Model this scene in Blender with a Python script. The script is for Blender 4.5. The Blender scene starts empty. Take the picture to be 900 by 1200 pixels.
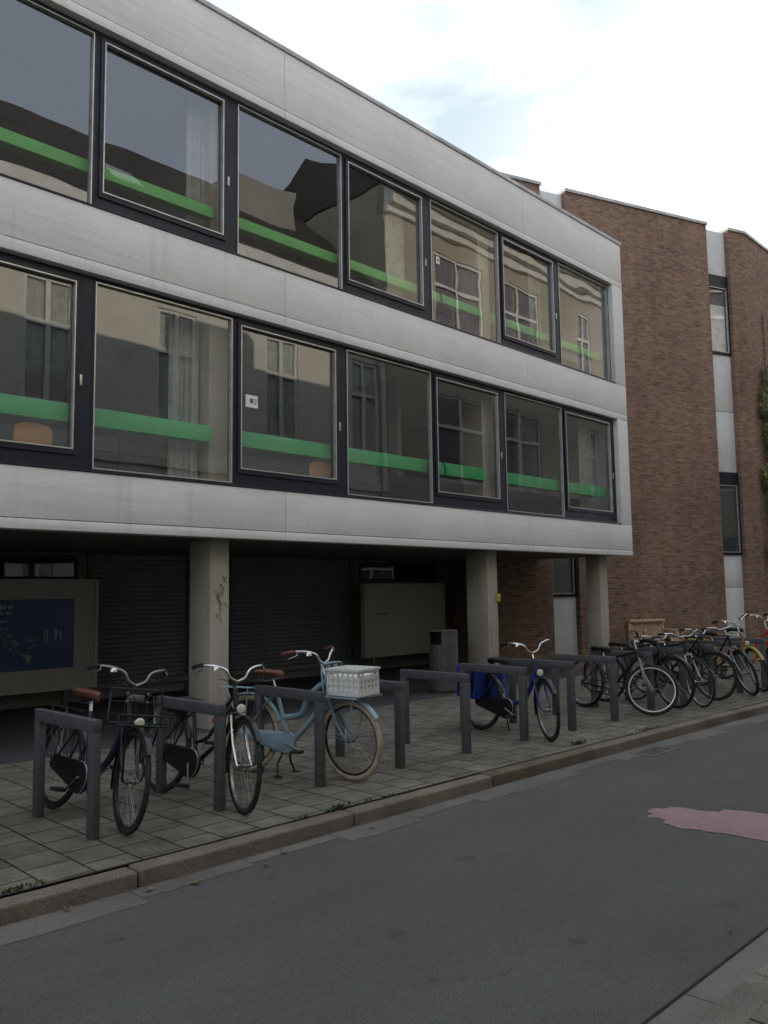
import bpy, bmesh, math, random
from mathutils import Vector, Matrix, noise
rnd = random.Random(7)
C = bpy.context.scene.collection
PI = math.pi
R = math.radians

# ------------------------------------------------------------------ materials
MATS = {}
def nmat(name):
    m = bpy.data.materials.new(name); m.use_nodes = True
    nt = m.node_tree; nt.nodes.clear()
    out = nt.nodes.new('ShaderNodeOutputMaterial')
    MATS[name] = m
    return m, nt, out
def N(nt, typ, **kw):
    n = nt.nodes.new(typ)
    for k, v in kw.items():
        if k in n.inputs.keys() if hasattr(n.inputs, 'keys') else False: n.inputs[k].default_value = v
        else: setattr(n, k, v)
    return n
def L(nt, a, b): nt.links.new(a, b)
def coords(nt, scale=(1,1,1), rot=(0,0,0), loc=(0,0,0), kind='Object'):
    tc = nt.nodes.new('ShaderNodeTexCoord'); mp = nt.nodes.new('ShaderNodeMapping')
    mp.inputs['Scale'].default_value = scale; mp.inputs['Rotation'].default_value = rot; mp.inputs['Location'].default_value = loc
    L(nt, tc.outputs[kind], mp.inputs['Vector']); return mp.outputs['Vector']
def noise_tex(nt, vec, scale, detail=4, rough=.55):
    n = nt.nodes.new('ShaderNodeTexNoise'); n.inputs['Scale'].default_value = scale
    n.inputs['Detail'].default_value = detail; n.inputs['Roughness'].default_value = rough
    L(nt, vec, n.inputs['Vector']); return n.outputs['Fac']
def ramp(nt, fac, stops):
    r = nt.nodes.new('ShaderNodeValToRGB'); e = r.color_ramp.elements
    while len(e) > 1: e.remove(e[-1])
    e[0].position = stops[0][0]; e[0].color = (*stops[0][1], 1)
    for p, c in stops[1:]:
        x = e.new(p); x.color = (*c, 1)
    L(nt, fac, r.inputs['Fac']); return r.outputs['Color']
def mix(nt, fac, a, b, mode='MIX'):
    m = nt.nodes.new('ShaderNodeMixRGB'); m.blend_type = mode
    for s, v in ((0, fac), (1, a), (2, b)):
        if isinstance(v, (int, float)): m.inputs[s].default_value = v
        elif isinstance(v, tuple): m.inputs[s].default_value = (*v, 1)
        else: L(nt, v, m.inputs[s])
    return m.outputs['Color']
def bump(nt, h, strength=.3, dist=.01):
    b = nt.nodes.new('ShaderNodeBump'); b.inputs['Strength'].default_value = strength
    b.inputs['Distance'].default_value = dist; L(nt, h, b.inputs['Height']); return b.outputs['Normal']
def pbsdf(nt, out, col, rough=.6, metal=0., normal=None, spec=.5):
    p = nt.nodes.new('ShaderNodeBsdfPrincipled')
    if isinstance(col, tuple): p.inputs['Base Color'].default_value = (*col, 1)
    else: L(nt, col, p.inputs['Base Color'])
    if isinstance(rough, (int, float)): p.inputs['Roughness'].default_value = rough
    else: L(nt, rough, p.inputs['Roughness'])
    p.inputs['Metallic'].default_value = metal
    p.inputs['Specular IOR Level'].default_value = spec
    if normal is not None: L(nt, normal, p.inputs['Normal'])
    L(nt, p.outputs[0], out.inputs['Surface']); return p
def plain(name, col, rough=.5, metal=0., var=.12, scale=9., spec=.5):
    m, nt, out = nmat(name)
    v = coords(nt)
    f = noise_tex(nt, v, scale, 5)
    lo = tuple(max(0, c*(1-var*2)) for c in col); hi = tuple(min(1, c*(1+var)) for c in col)
    c = ramp(nt, f, [(.3, lo), (.65, hi)])
    rr = ramp(nt, f, [(.3, (min(1, rough*1.25),)*3), (.7, (rough*.85,)*3)])
    pbsdf(nt, out, c, rr, metal, None, spec); return m

def concrete(name, base, streak=.25, horiz=True, bumpd=.004, stain=.35):
    m, nt, out = nmat(name)
    v = coords(nt, (.35, .35, 9) if horiz else (9, 9, .35))
    v0 = coords(nt)
    f1 = noise_tex(nt, v, 3.0, 6, .65)
    f2 = noise_tex(nt, v0, .9, 6, .6)
    f3 = noise_tex(nt, v0, 38, 3, .6)
    a = tuple(c*(1-streak) for c in base); b = tuple(min(1, c*(1+streak*.5)) for c in base)
    c1 = ramp(nt, f1, [(.28, a), (.5, base), (.75, b)])
    c2 = ramp(nt, f2, [(.3, (1-stain,)*3), (.62, (1.0, 1.0, 1.0))])
    c = mix(nt, 1.0, c1, c2, 'MULTIPLY')
    vs = coords(nt, (2.6, 2.6, .12))
    f4 = noise_tex(nt, vs, 2.0, 4, .5)
    c = mix(nt, 1.0, c, ramp(nt, f4, [(.26, (.90, .89, .875)), (.40, (1, 1, 1))]), 'MULTIPLY')
    c = mix(nt, 1.0, c, ramp(nt, f3, [(.25, (.82, .82, .82)), (.5, (1, 1, 1))]), 'MULTIPLY')
    h = mix(nt, .5, f1, f3)
    pbsdf(nt, out, c, .85, 0, bump(nt, h, .55, bumpd), .25); return m

def brick(name, c1, c2, mortar, rot=(R(90), 0, 0)):
    m, nt, out = nmat(name)
    tc = nt.nodes.new('ShaderNodeTexCoord')
    sep = nt.nodes.new('ShaderNodeSeparateXYZ'); L(nt, tc.outputs['Object'], sep.inputs[0])
    add = nt.nodes.new('ShaderNodeMath'); add.operation = 'ADD'; L(nt, sep.outputs['X'], add.inputs[0]); L(nt, sep.outputs['Y'], add.inputs[1])
    cmb = nt.nodes.new('ShaderNodeCombineXYZ'); L(nt, add.outputs[0], cmb.inputs['X']); L(nt, sep.outputs['Z'], cmb.inputs['Y'])
    # jitter the courses a little so that they are not ruler straight
    jn = noise_tex(nt, coords(nt), 1.7, 3)
    jm = nt.nodes.new('ShaderNodeVectorMath'); jm.operation = 'ADD'
    js = nt.nodes.new('ShaderNodeMath'); js.operation = 'MULTIPLY'; js.inputs[1].default_value = .012; L(nt, jn, js.inputs[0])
    jc = nt.nodes.new('ShaderNodeCombineXYZ'); L(nt, js.outputs[0], jc.inputs['Y'])
    L(nt, cmb.outputs[0], jm.inputs[0]); L(nt, jc.outputs[0], jm.inputs[1])
    b = nt.nodes.new('ShaderNodeTexBrick'); L(nt, jm.outputs[0], b.inputs['Vector'])
    b.inputs['Scale'].default_value = 1.0; b.inputs['Brick Width'].default_value = .215; b.inputs['Row Height'].default_value = .064
    b.inputs['Mortar Size'].default_value = .0075; b.inputs['Mortar Smooth'].default_value = .3; b.inputs['Bias'].default_value = -.1
    b.inputs['Color1'].default_value = (*c1, 1); b.inputs['Color2'].default_value = (*c2, 1); b.inputs['Mortar'].default_value = (*mortar, 1)
    v0 = coords(nt)
    # per-area and per-brick variation
    vb = nt.nodes.new('ShaderNodeVectorMath'); vb.operation = 'MULTIPLY'; vb.inputs[1].default_value = (4.7, 15.6, 1); L(nt, jm.outputs[0], vb.inputs[0])
    fb = noise_tex(nt, vb.outputs[0], 1.0, 2, .7)
    c = mix(nt, 1.0, b.outputs['Color'], ramp(nt, fb, [(.28, (.62, .58, .56)), (.5, (1, 1, 1)), (.74, (1.3, 1.18, 1.08))]), 'MULTIPLY')
    fl = noise_tex(nt, v0, .45, 4, .6)
    c = mix(nt, 1.0, c, ramp(nt, fl, [(.3, (.72, .72, .74)), (.6, (1, 1, 1))]), 'MULTIPLY')
    fs = noise_tex(nt, coords(nt, (1.4, 1.4, .10)), 1.6, 5, .6)
    c = mix(nt, 1.0, c, ramp(nt, fs, [(.32, (.87, .865, .86)), (.52, (1, 1, 1)), (.75, (1.07, 1.05, 1.03))]), 'MULTIPLY')
    h = mix(nt, .4, b.outputs['Fac'], fb)
    inv = nt.nodes.new('ShaderNodeInvert'); L(nt, h, inv.inputs['Color'])
    pbsdf(nt, out, c, .92, 0, bump(nt, inv.outputs[0], .5, .006), .2); return m

def glass(name, tint=(.62, .66, .66), ior=2.1, wave=.005, seed=0.0, scale=1.1):
    m, nt, out = nmat(name)
    v = coords(nt, (1, 1, 1.6), loc=(seed, seed*.7, seed*1.3))
    f = noise_tex(nt, v, scale, 1, .4)
    nrm = bump(nt, f, 1.0, wave)
    lw = nt.nodes.new('ShaderNodeLayerWeight'); lw.inputs['Blend'].default_value = .5; L(nt, nrm, lw.inputs['Normal'])
    pw = nt.nodes.new('ShaderNodeMath'); pw.operation = 'POWER'; pw.inputs[1].default_value = 5; L(nt, lw.outputs['Facing'], pw.inputs[0])
    r0 = ((ior-1)/(ior+1))**2                      # Schlick, the same from both sides of the pane
    fr = nt.nodes.new('ShaderNodeMath'); fr.operation = 'MULTIPLY_ADD'; fr.inputs[1].default_value = 1-r0; fr.inputs[2].default_value = r0; L(nt, pw.outputs[0], fr.inputs[0])
    t = nt.nodes.new('ShaderNodeBsdfTransparent'); t.inputs['Color'].default_value = (*tint, 1)
    g = nt.nodes.new('ShaderNodeBsdfGlossy'); g.inputs['Roughness'].default_value = 0.0; g.inputs['Color'].default_value = (.93, .96, 1, 1); L(nt, nrm, g.inputs['Normal'])
    mx = nt.nodes.new('ShaderNodeMixShader'); L(nt, fr.outputs[0], mx.inputs[0]); L(nt, t.outputs[0], mx.inputs[1]); L(nt, g.outputs[0], mx.inputs[2])
    L(nt, mx.outputs[0], out.inputs['Surface']); return m

def tiles_mat():
    m, nt, out = nmat('paving_tiles')
    v = coords(nt, rot=(0, 0, R(90)))
    b = nt.nodes.new('ShaderNodeTexBrick')
    wob = noise_tex(nt, coords(nt), 2.2, 3)
    va = nt.nodes.new('ShaderNodeVectorMath'); va.operation = 'MULTIPLY_ADD'
    cc = nt.nodes.new('ShaderNodeCombineXYZ'); L(nt, wob, cc.inputs[0]); L(nt, wob, cc.inputs[1])
    L(nt, cc.outputs[0], va.inputs[0]); va.inputs[1].default_value = (.02, .02, 0); L(nt, v, va.inputs[2])
    L(nt, va.outputs[0], b.inputs['Vector'])
    b.inputs['Scale'].default_value = 1; b.inputs['Brick Width'].default_value = .30; b.inputs['Row Height'].default_value = .30
    b.inputs['Mortar Size'].default_value = .0075; b.inputs['Mortar Smooth'].default_value = .25; b.offset = .5
    b.inputs['Color1'].default_value = (.166, .152, .130, 1); b.inputs['Color2'].default_value = (.215, .198, .17, 1); b.inputs['Mortar'].default_value = (.028, .027, .02, 1)
    v0 = coords(nt)
    f1 = noise_tex(nt, v0, 1.1, 6, .6); f2 = noise_tex(nt, v0, 60, 3, .7); f3 = noise_tex(nt, v0, 5.5, 5, .65)
    c = mix(nt, 1.0, b.outputs['Color'], ramp(nt, f1, [(.3, (.7, .7, .68)), (.65, (1.1, 1.08, 1.04))]), 'MULTIPLY')
    c = mix(nt, 1.0, c, ramp(nt, f2, [(.3, (.72, .72, .72)), (.7, (1.2, 1.2, 1.2))]), 'MULTIPLY')
    c = mix(nt, 1.0, c, ramp(nt, f3, [(.32, (.68, .68, .64)), (.55, (1, 1, 1)), (.8, (1.25, 1.22, 1.2))]), 'MULTIPLY')
    # pale worn spots
    f5 = noise_tex(nt, v0, 7.0, 2, .4)
    c = mix(nt, ramp(nt, f5, [(.70, (0, 0, 0)), (.76, (.55, .55, .55))]), c, (.27, .25, .22))
    inv = nt.nodes.new('ShaderNodeInvert'); L(nt, b.outputs['Fac'], inv.inputs['Color'])
    h = mix(nt, .25, inv.outputs[0], f2)
    pbsdf(nt, out, c, .9, 0, bump(nt, h, .8, .006), .2); return m

def asphalt_mat():
    m, nt, out = nmat('asphalt')
    v0 = coords(nt)
    f1 = noise_tex(nt, v0, 120, 3, .85); f2 = noise_tex(nt, v0, .7, 5, .6)
    f3 = noise_tex(nt, coords(nt, (.12, 1.5, 1)), 1.6, 5, .6); f4 = noise_tex(nt, v0, 26, 4, .65); f5 = noise_tex(nt, v0, 3.3, 4, .6)
    vo = nt.nodes.new('ShaderNodeTexVoronoi'); vo.inputs['Scale'].default_value = 85; L(nt, v0, vo.inputs['Vector'])
    c = ramp(nt, f1, [(.30, (.036, .0365, .0375)), (.5, (.093, .094, .0945)), (.70, (.185, .185, .183))])
    c = mix(nt, 1.0, c, ramp(nt, f2, [(.3, (.90, .90, .90)), (.65, (1.07, 1.07, 1.07))]), 'MULTIPLY')
    c = mix(nt, 1.0, c, ramp(nt, f3, [(.3, (.90, .90, .90)), (.65, (1.06, 1.06, 1.06))]), 'MULTIPLY')
    c = mix(nt, 1.0, c, ramp(nt, f4, [(.3, (.86, .86, .86)), (.65, (1.07, 1.07, 1.07))]), 'MULTIPLY')
    c = mix(nt, ramp(nt, f5, [(.27, (.55, .55, .55)), (.34, (0, 0, 0))]), c, (.045, .044, .043))
    c = mix(nt, ramp(nt, vo.outputs['Distance'], [(.08, (.5, .5, .5)), (.17, (0, 0, 0))]), c, (.27, .265, .25))
    # hairline cracks
    wv = nt.nodes.new('ShaderNodeVectorMath'); wv.operation = 'MULTIPLY_ADD'
    cn = nt.nodes.new('ShaderNodeTexNoise'); cn.inputs['Scale'].default_value = 1.5; cn.inputs['Detail'].default_value = 5; L(nt, v0, cn.inputs['Vector'])
    L(nt, cn.outputs['Color'], wv.inputs[0]); wv.inputs[1].default_value = (.9, .9, 0); L(nt, v0, wv.inputs[2])
    vc = nt.nodes.new('ShaderNodeTexVoronoi'); vc.feature = 'DISTANCE_TO_EDGE'; vc.inputs['Scale'].default_value = .30; L(nt, wv.outputs[0], vc.inputs['Vector'])
    cr = ramp(nt, vc.outputs['Distance'], [(.0010, (.35, .35, .35)), (.0028, (0, 0, 0))])
    c = mix(nt, mix(nt, 1.0, cr, ramp(nt, f5, [(.45, (0, 0, 0)), (.6, (1, 1, 1))]), 'MULTIPLY'), c, (.02, .02, .02))
    h = mix(nt, .5, f1, vo.outputs['Distance'])
    pbsdf(nt, out, c, .85, 0, bump(nt, h, .8, .008), .3); return m

def granite(name, lo, mid, hi, scale=120, stain=True):
    m, nt, out = nmat(name)
    v0 = coords(nt)
    f = noise_tex(nt, v0, scale, 3, .75); f2 = noise_tex(nt, v0, 2.2, 5, .6)
    c = ramp(nt, f, [(.3, lo), (.5, mid), (.72, hi)])
    if stain: c = mix(nt, 1.0, c, ramp(nt, f2, [(.3, (.62, .62, .6)), (.62, (1.1, 1.08, 1.06))]), 'MULTIPLY')
    pbsdf(nt, out, c, .85, 0, bump(nt, f, .6, .004), .25); return m

def paint_worn():
    m, nt, out = nmat('worn_red_paint')
    v0 = coords(nt)
    f1 = noise_tex(nt, v0, 75, 4, .8); f2 = noise_tex(nt, v0, 2.6, 5, .65); f3 = noise_tex(nt, v0, 11, 5, .7)
    c = ramp(nt, f1, [(.28, (.15, .095, .10)), (.45, (.30, .195, .205)), (.75, (.40, .28, .29))])
    c = mix(nt, 1.0, c, ramp(nt, f2, [(.3, (.78, .78, .78)), (.6, (1.05, 1.05, 1.05))]), 'MULTIPLY')
    # grit of the asphalt shows through where the paint has worn off
    w = mix(nt, .45, f1, f3)
    c = mix(nt, ramp(nt, w, [(.36, (.9, .9, .9)), (.43, (0, 0, 0))]), c, (.08, .078, .08))
    pbsdf(nt, out, c, .8, 0, bump(nt, f1, .6, .005), .3); return m

def leaf_mat(name, a, b):
    m, nt, out = nmat(name)
    oi = nt.nodes.new('ShaderNodeNewGeometry')
    c = ramp(nt, oi.outputs['Random Per Island'], [(0, a), (1, b)])
    p = pbsdf(nt, out, c, .55, 0, None, .4); return m

concrete('fascia_concrete', (.76, .755, .745), .11, True, .004, .11)
concrete('column_concrete', (.46, .42, .36), .18, False, .004, .3)
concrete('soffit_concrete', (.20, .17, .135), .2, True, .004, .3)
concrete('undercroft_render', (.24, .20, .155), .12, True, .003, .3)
concrete('panel_concrete', (.76, .77, .78), .08, False, .002, .2)
concrete('stucco_white', (.78, .74, .66), .06, False, .003, .15)
concrete('stucco_grey', (.36, .35, .33), .08, False, .003, .2)
concrete('stucco_beige', (.50, .46, .38), .08, False, .003, .2)
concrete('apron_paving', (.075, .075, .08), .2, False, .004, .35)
concrete('gutter_concrete', (.17, .166, .152), .15, False, .004, .4)
concrete('slab_concrete', (.19, .19, .175), .10, False, .004, .25)
concrete('board_face', (.45, .42, .35), .06, False, .001, .12)
brick('brown_brick', (.315, .205, .148), (.195, .128, .096), (.29, .235, .195))
tiles_mat(); asphalt_mat(); paint_worn()
granite('kerb_granite', (.082, .066, .056), (.19, .156, .132), (.33, .285, .255))
granite('near_granite', (.10, .092, .085), (.20, .185, .17), (.33, .31, .29))
granite('kerb_granite_dark', (.065, .050, .041), (.15, .115, .094), (.26, .21, .178))
plain('ground_earth', (.10, .09, .07), .95)
plain('navy_frame', (.014, .017, .031), .42, .0, .1, 4, .35)
plain('bead_metal', (.55, .54, .52), .35, .55, .1, 6)
plain('cap_metal', (.40, .40, .40), .45, .5, .12, 2)
plain('roof_felt', (.07, .07, .07), .95)
plain('roof_tile', (.055, .045, .038), .85, 0, .3, 6)
plain('interior_wall', (.17, .17, .18), .9, 0, .08, 1)
plain('interior_ceiling', (.42, .41, .39), .9, 0, .08, 1)
plain('interior_dark', (.05, .052, .058), .7, 0, .1, 2)
plain('interior_floor', (.10, .09, .08), .6, 0, .1, 2)
plain('rail_green', (.03, .36, .095), .6, 0, .06, 2)
plain('rail_green_reflect', (.13, .42, .10), .6, 0, .06, 2)  # upper rails: bright cornice reflection put into the colour as a paler green
plain('pillar_beige', (.40, .345, .27), .8, 0, .08, 2)
plain('shutter_metal', (.20, .20, .205), .7, .0, .05, 3, .2)
plain('sill_stone', (.22, .21, .19), .8)
plain('white_paint', (.78, .77, .73), .5, 0, .06, 3)
plain('curtain_cloth', (.80, .80, .70), .9, 0, .12, 6)
plain('room_curtain', (.40, .40, .36), .9, 0, .12, 6)
plain('curtain_mauve', (.34, .27, .33), .9, 0, .15, 5)
plain('room_dark', (.02, .02, .022), .9)
plain('rack_steel', (.092, .092, .102), .55, .1, .09, 14)
plain('black_paint', (.012, .012, .014), .32, 0, .15, 8)
plain('navy_paint', (.012, .018, .045), .35, 0, .15, 8)
plain('blue_paint', (.015, .035, .22), .35, 0, .1, 8)
plain('sky_blue_paint', (.25, .36, .43), .42, 0, .08, 6)
plain('yellow_paint', (.42, .29, .05), .4, 0, .12, 8)
plain('red_paint', (.50, .05, .02), .4, 0, .1, 8)
plain('silver_paint', (.45, .46, .48), .35, .6, .12, 8)
plain('chrome', (.62, .62, .62), .22, 1., .1, 12)
plain('dull_steel', (.30, .30, .30), .4, 1., .15, 12)
plain('tyre_black', (.018, .018, .019), .8, 0, .2, 20)
plain('tyre_tan', (.40, .325, .235), .75, 0, .12, 14)
plain('rubber_black', (.014, .014, .015), .65, 0, .1, 12)
plain('leather_brown', (.13, .042, .026), .45, 0, .2, 14)
plain('leather_tan', (.40, .24, .12), .5, 0, .15, 14)
plain('pannier_blue', (.010, .035, .26), .75, 0, .15, 10)
plain('pannier_yellow', (.36, .25, .045), .8, 0, .2, 14)
plain('crate_plastic', (.72, .72, .70), .45, 0, .05, 6)
plain('lamp_lens', (.75, .72, .6), .15, 0, .05, 12)
plain('reflector_red', (.5, .01, .01), .2, 0, .05, 12)
plain('reflector_orange', (.7, .25, .01), .25, 0, .05, 12)
plain('bin_grey', (.095, .09, .088), .6, .15, .12, 4)
plain('bench_wood', (.60, .45, .31), .65, 0, .2, 14)
plain('poster_blue', (.045, .075, .17), .35, 0, .08, 2)
plain('poster_ink', (.32, .38, .48), .5, 0, .1, 8)
plain('poster_white', (.27, .27, .26), .5, 0, .2, 8)
plain('paper_white', (.82, .82, .80), .6, 0, .03, 3)
plain('paper_ink', (.10, .10, .13), .6)
plain('sticker_yellow', (.62, .45, .03), .5)
plain('chair_orange', (.42, .20, .075), .55, 0, .12, 4)
plain('graffiti_orange', (.44, .30, .21), .8, 0, .2, 20)
plain('grate_iron', (.20, .185, .165), .7, .4, .2, 20)
plain('pit_black', (.006, .006, .006), .9)
plain('dead_leaf', (.22, .18, .10), .8, 0, .25, 30)
plain('stem_brown', (.09, .06, .035), .9)
leaf_mat('weed_leaf', (.025, .055, .014), (.06, .10, .03))
leaf_mat('ivy_leaf', (.07, .14, .03), (.32, .34, .08))
for i in range(5):
    glass('window_glass_%d' % i, wave=.0012, seed=3.1*i + .7, ior=2.3, tint=(.95, .97, .97))
    glass('old_glass_%d' % i, wave=.0024, seed=2.3*i + 9.7, ior=2.3, tint=(.95, .97, .97))
glass('house_glass', (.8, .82, .82), 1.6, .003, 8.0)
glass('dark_glass', (.25, .26, .28), 2.0, .003, 5.0)
glass('clear_plastic', (.80, .80, .78), 1.45, .004, 2.0, 6)
M = MATS

# ------------------------------------------------------------------ mesh builder
class MB:
    def __init__(s): s.v = []; s.f = []; s.sm = []; s.mi = []; s.cur = 0
    def face(s, idx, smooth=False): s.f.append(idx); s.sm.append(smooth); s.mi.append(s.cur)
    def box(s, x0, x1, y0, y1, z0, z1, mat=None):
        b = len(s.v)
        for x in (x0, x1):
            for y in (y0, y1):
                for z in (z0, z1):
                    p = Vector((x, y, z)); s.v.append(mat @ p if mat else p)
        for q in ((0,1,3,2),(4,6,7,5),(0,4,5,1),(2,3,7,6),(0,2,6,4),(1,5,7,3)): s.face([b+i for i in q])
        return s
    def rbox(s, x0, x1, y0, y1, z0, z1, r=.006, mat=None):
        bm = bmesh.new(); bmesh.ops.create_cube(bm, size=1)
        for v in bm.verts: v.co = Vector(((x0+x1)/2+v.co.x*(x1-x0), (y0+y1)/2+v.co.y*(y1-y0), (z0+z1)/2+v.co.z*(z1-z0)))
        bmesh.ops.bevel(bm, geom=bm.edges[:], offset=r, segments=2, affect='EDGES', profile=.5)
        s.add_bm(bm, mat); return s
    def add_bm(s, bm, mat=None, smooth=False):
        b = len(s.v); bm.verts.index_update()
        for v in bm.verts: s.v.append((mat @ v.co) if mat else v.co.copy())
        for f in bm.faces: s.face([b+v.index for v in f.verts], smooth)
        bm.free()
    def quad(s, a, b, c, d):
        k = len(s.v); s.v += [Vector(a), Vector(b), Vector(c), Vector(d)]; s.face([k, k+1, k+2, k+3]); return s
    def poly(s, pts):
        k = len(s.v); s.v += [Vector(p) for p in pts]; s.face(list(range(k, k+len(pts)))); return s
    def prism(s, pts, vec):
        vec = Vector(vec); k = len(s.v); n = len(pts)
        s.v += [Vector(p) for p in pts] + [Vector(p)+vec for p in pts]
        s.face(list(range(k, k+n))[::-1]); s.face(list(range(k+n, k+2*n)))
        for i in range(n): j = (i+1) % n; s.face([k+i, k+j, k+n+j, k+n+i])
        return s
    def tube(s, pts, r, seg=8, closed=False, caps=True, flat=1.0):
        pts = [Vector(p) for p in pts]; n = len(pts)
        rs = r if isinstance(r, (list, tuple)) else [r]*n
        rings = []; up = None
        for i, p in enumerate(pts):
            a = pts[i-1] if (i > 0 or closed) else p; c = pts[(i+1) % n] if (i < n-1 or closed) else p
            t = (c-a).normalized()
            if up is None:
                up = Vector((0, 1, 0)) if abs(t.y) < .9 else Vector((0, 0, 1))
            u = (up - t*up.dot(t))
            if u.length < 1e-5: u = t.orthogonal()
            u.normalize(); w = t.cross(u); up = u
            b = len(s.v)
            for k in range(seg):
                an = 2*PI*k/seg; s.v.append(p + u*math.cos(an)*rs[i]*flat + w*math.sin(an)*rs[i])
            rings.append(b)
        m = n if closed else n-1
        for i in range(m):
            a, b = rings[i], rings[(i+1) % n]
            for k in range(seg): s.face([a+k, a+(k+1) % seg, b+(k+1) % seg, b+k], True)
        if caps and not closed:
            s.face([rings[0]+k for k in range(seg)][::-1]); s.face([rings[-1]+k for k in range(seg)])
        return s
    def lathe(s, prof, c, axis, seg=24):
        axis = Vector(axis).normalized(); u = axis.orthogonal().normalized(); w = axis.cross(u); c = Vector(c)
        rings = []
        for r, h in prof:
            b = len(s.v)
            for k in range(seg):
                an = 2*PI*k/seg; s.v.append(c + axis*h + (u*math.cos(an)+w*math.sin(an))*r)
            rings.append(b)
        for a, b in zip(rings, rings[1:]):
            for k in range(seg): s.face([a+k, a+(k+1) % seg, b+(k+1) % seg, b+k], True)
        if prof[0][0] > 1e-6: s.face([rings[0]+k for k in range(seg)][::-1])
        if prof[-1][0] > 1e-6: s.face([rings[-1]+k for k in range(seg)])
        return s
    def ring(s, c, rad, prof, seg=44, axis='y'):
        """profile (dr, dy) closed, swept round the y axis through c"""
        c = Vector(c); n = len(prof); b = len(s.v)
        for i in range(seg):
            a = 2*PI*i/seg
            for dr, dy in prof:
                s.v.append(c + Vector((math.cos(a)*(rad+dr), dy, math.sin(a)*(rad+dr))))
        for i in range(seg):
            j = (i+1) % seg
            for k in range(n):
                l = (k+1) % n; s.face([b+i*n+k, b+j*n+k, b+j*n+l, b+i*n+l], True)
        return s
    def arc_strip(s, c, rad, a0, a1, width, seg=20, drop=.014):
        """curved mudguard blade, angles in degrees in the xz plane"""
        c = Vector(c); b = len(s.v)
        prof = [(-drop, -width/2), (0, -width*.36), (.004, 0), (0, width*.36), (-drop, width/2)]
        n = len(prof)
        for i in range(seg+1):
            a = R(a0+(a1-a0)*i/seg)
            for dr, dy in prof: s.v.append(c + Vector((math.cos(a)*(rad+dr), dy, math.sin(a)*(rad+dr))))
        for i in range(seg):
            for k in range(n-1): s.face([b+i*n+k, b+i*n+k+1, b+(i+1)*n+k+1, b+(i+1)*n+k], True)
        return s
    def xf(s, mat):
        s.v = [mat @ p for p in s.v]; return s
    def build(s, name, mats, parent=None, sharp=40, flip=True):
        me = bpy.data.meshes.new(name); me.from_pydata([tuple(p) for p in s.v], [], s.f)
        ml = mats if isinstance(mats, (list, tuple)) else [mats]
        for m in ml: me.materials.append(MATS[m])
        me.polygons.foreach_set('use_smooth', s.sm); me.polygons.foreach_set('material_index', s.mi)
        me.validate(); me.update()
        if flip and len(s.f) > 1:
            bm = bmesh.new(); bm.from_mesh(me); bmesh.ops.recalc_face_normals(bm, faces=bm.faces[:]); bm.to_mesh(me); bm.free()
        me.set_sharp_from_angle(angle=R(sharp))
        o = bpy.data.objects.new(name, me); C.objects.link(o); o.parent = parent
        return o

def empty(name, loc=(0, 0, 0), rz=0, lean=0):
    o = bpy.data.objects.new(name, None); C.objects.link(o); o.empty_display_size = .2
    o.location = loc; o.rotation_euler = (lean, 0, rz); return o
def tag(o, label, cat, group=None):
    o['label'] = label; o['category'] = cat
    if group: o['group'] = group
    return o
def thing(name, label, cat, loc=(0, 0, 0), rz=0, group=None, lean=0):
    return tag(empty(name, loc, rz, lean), label, cat, group)
def struct(o, kind='structure'): o['kind'] = kind; return o
def copy_tree(o, parent=None):
    c = o.copy(); C.objects.link(c); c.parent = parent
    for ch in list(o.children): copy_tree(ch, c)
    return c
def frame(mb, x0, x1, z0, z1, y0, y1, l, r, b, t):
    """four butted bars round an opening in the xz plane"""
    mb.box(x0, x0+l, y0, y1, z0, z1); mb.box(x1-r, x1, y0, y1, z0, z1)
    mb.box(x0+l, x1-r, y0, y1, z0, z0+b); mb.box(x0+l, x1-r, y0, y1, z1-t, z1); return mb

# ------------------------------------------------------------------ ground, road, pavement
RZ = -.10
KERB = [(-30, 4.9), (-6, 4.78), (0, 4.68), (2.5, 4.60), (6, 4.55), (9, 4.47), (12, 4.36), (15, 4.18), (19, 3.75), (24, 2.9), (40, -.5)]
def kerb_y(x):
    for (a, ya), (b, yb) in zip(KERB, KERB[1:]):
        if a <= x <= b: return ya+(yb-ya)*(x-a)/(b-a)
    return KERB[-1][1]
KX = [-30+.5*i for i in range(141)]
mb = MB(); mb.quad((-400, -400, RZ-.12), (400, -400, RZ-.12), (400, 400, RZ-.12), (-400, 400, RZ-.12)); struct(mb.build('ground', 'ground_earth'))
mb = MB()
for a, b in zip(KX, KX[1:]): mb.quad((a, kerb_y(a)-5.9, RZ), (b, kerb_y(b)-5.9, RZ), (b, kerb_y(b)+.05, RZ), (a, kerb_y(a)+.05, RZ))
struct(mb.build('road', 'asphalt'))
mb = MB()
for a, b in zip(KX, KX[1:]): mb.quad((a, kerb_y(a)+.16, 0), (b, kerb_y(b)+.16, 0), (b, 30, 0), (a, 30, 0))
struct(mb.build('pavement', 'paving_tiles'))
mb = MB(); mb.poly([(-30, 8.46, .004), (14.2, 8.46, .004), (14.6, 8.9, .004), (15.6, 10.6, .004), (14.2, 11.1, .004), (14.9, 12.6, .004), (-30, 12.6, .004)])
struct(mb.build('undercroft_paving', 'apron_paving'))

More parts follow.
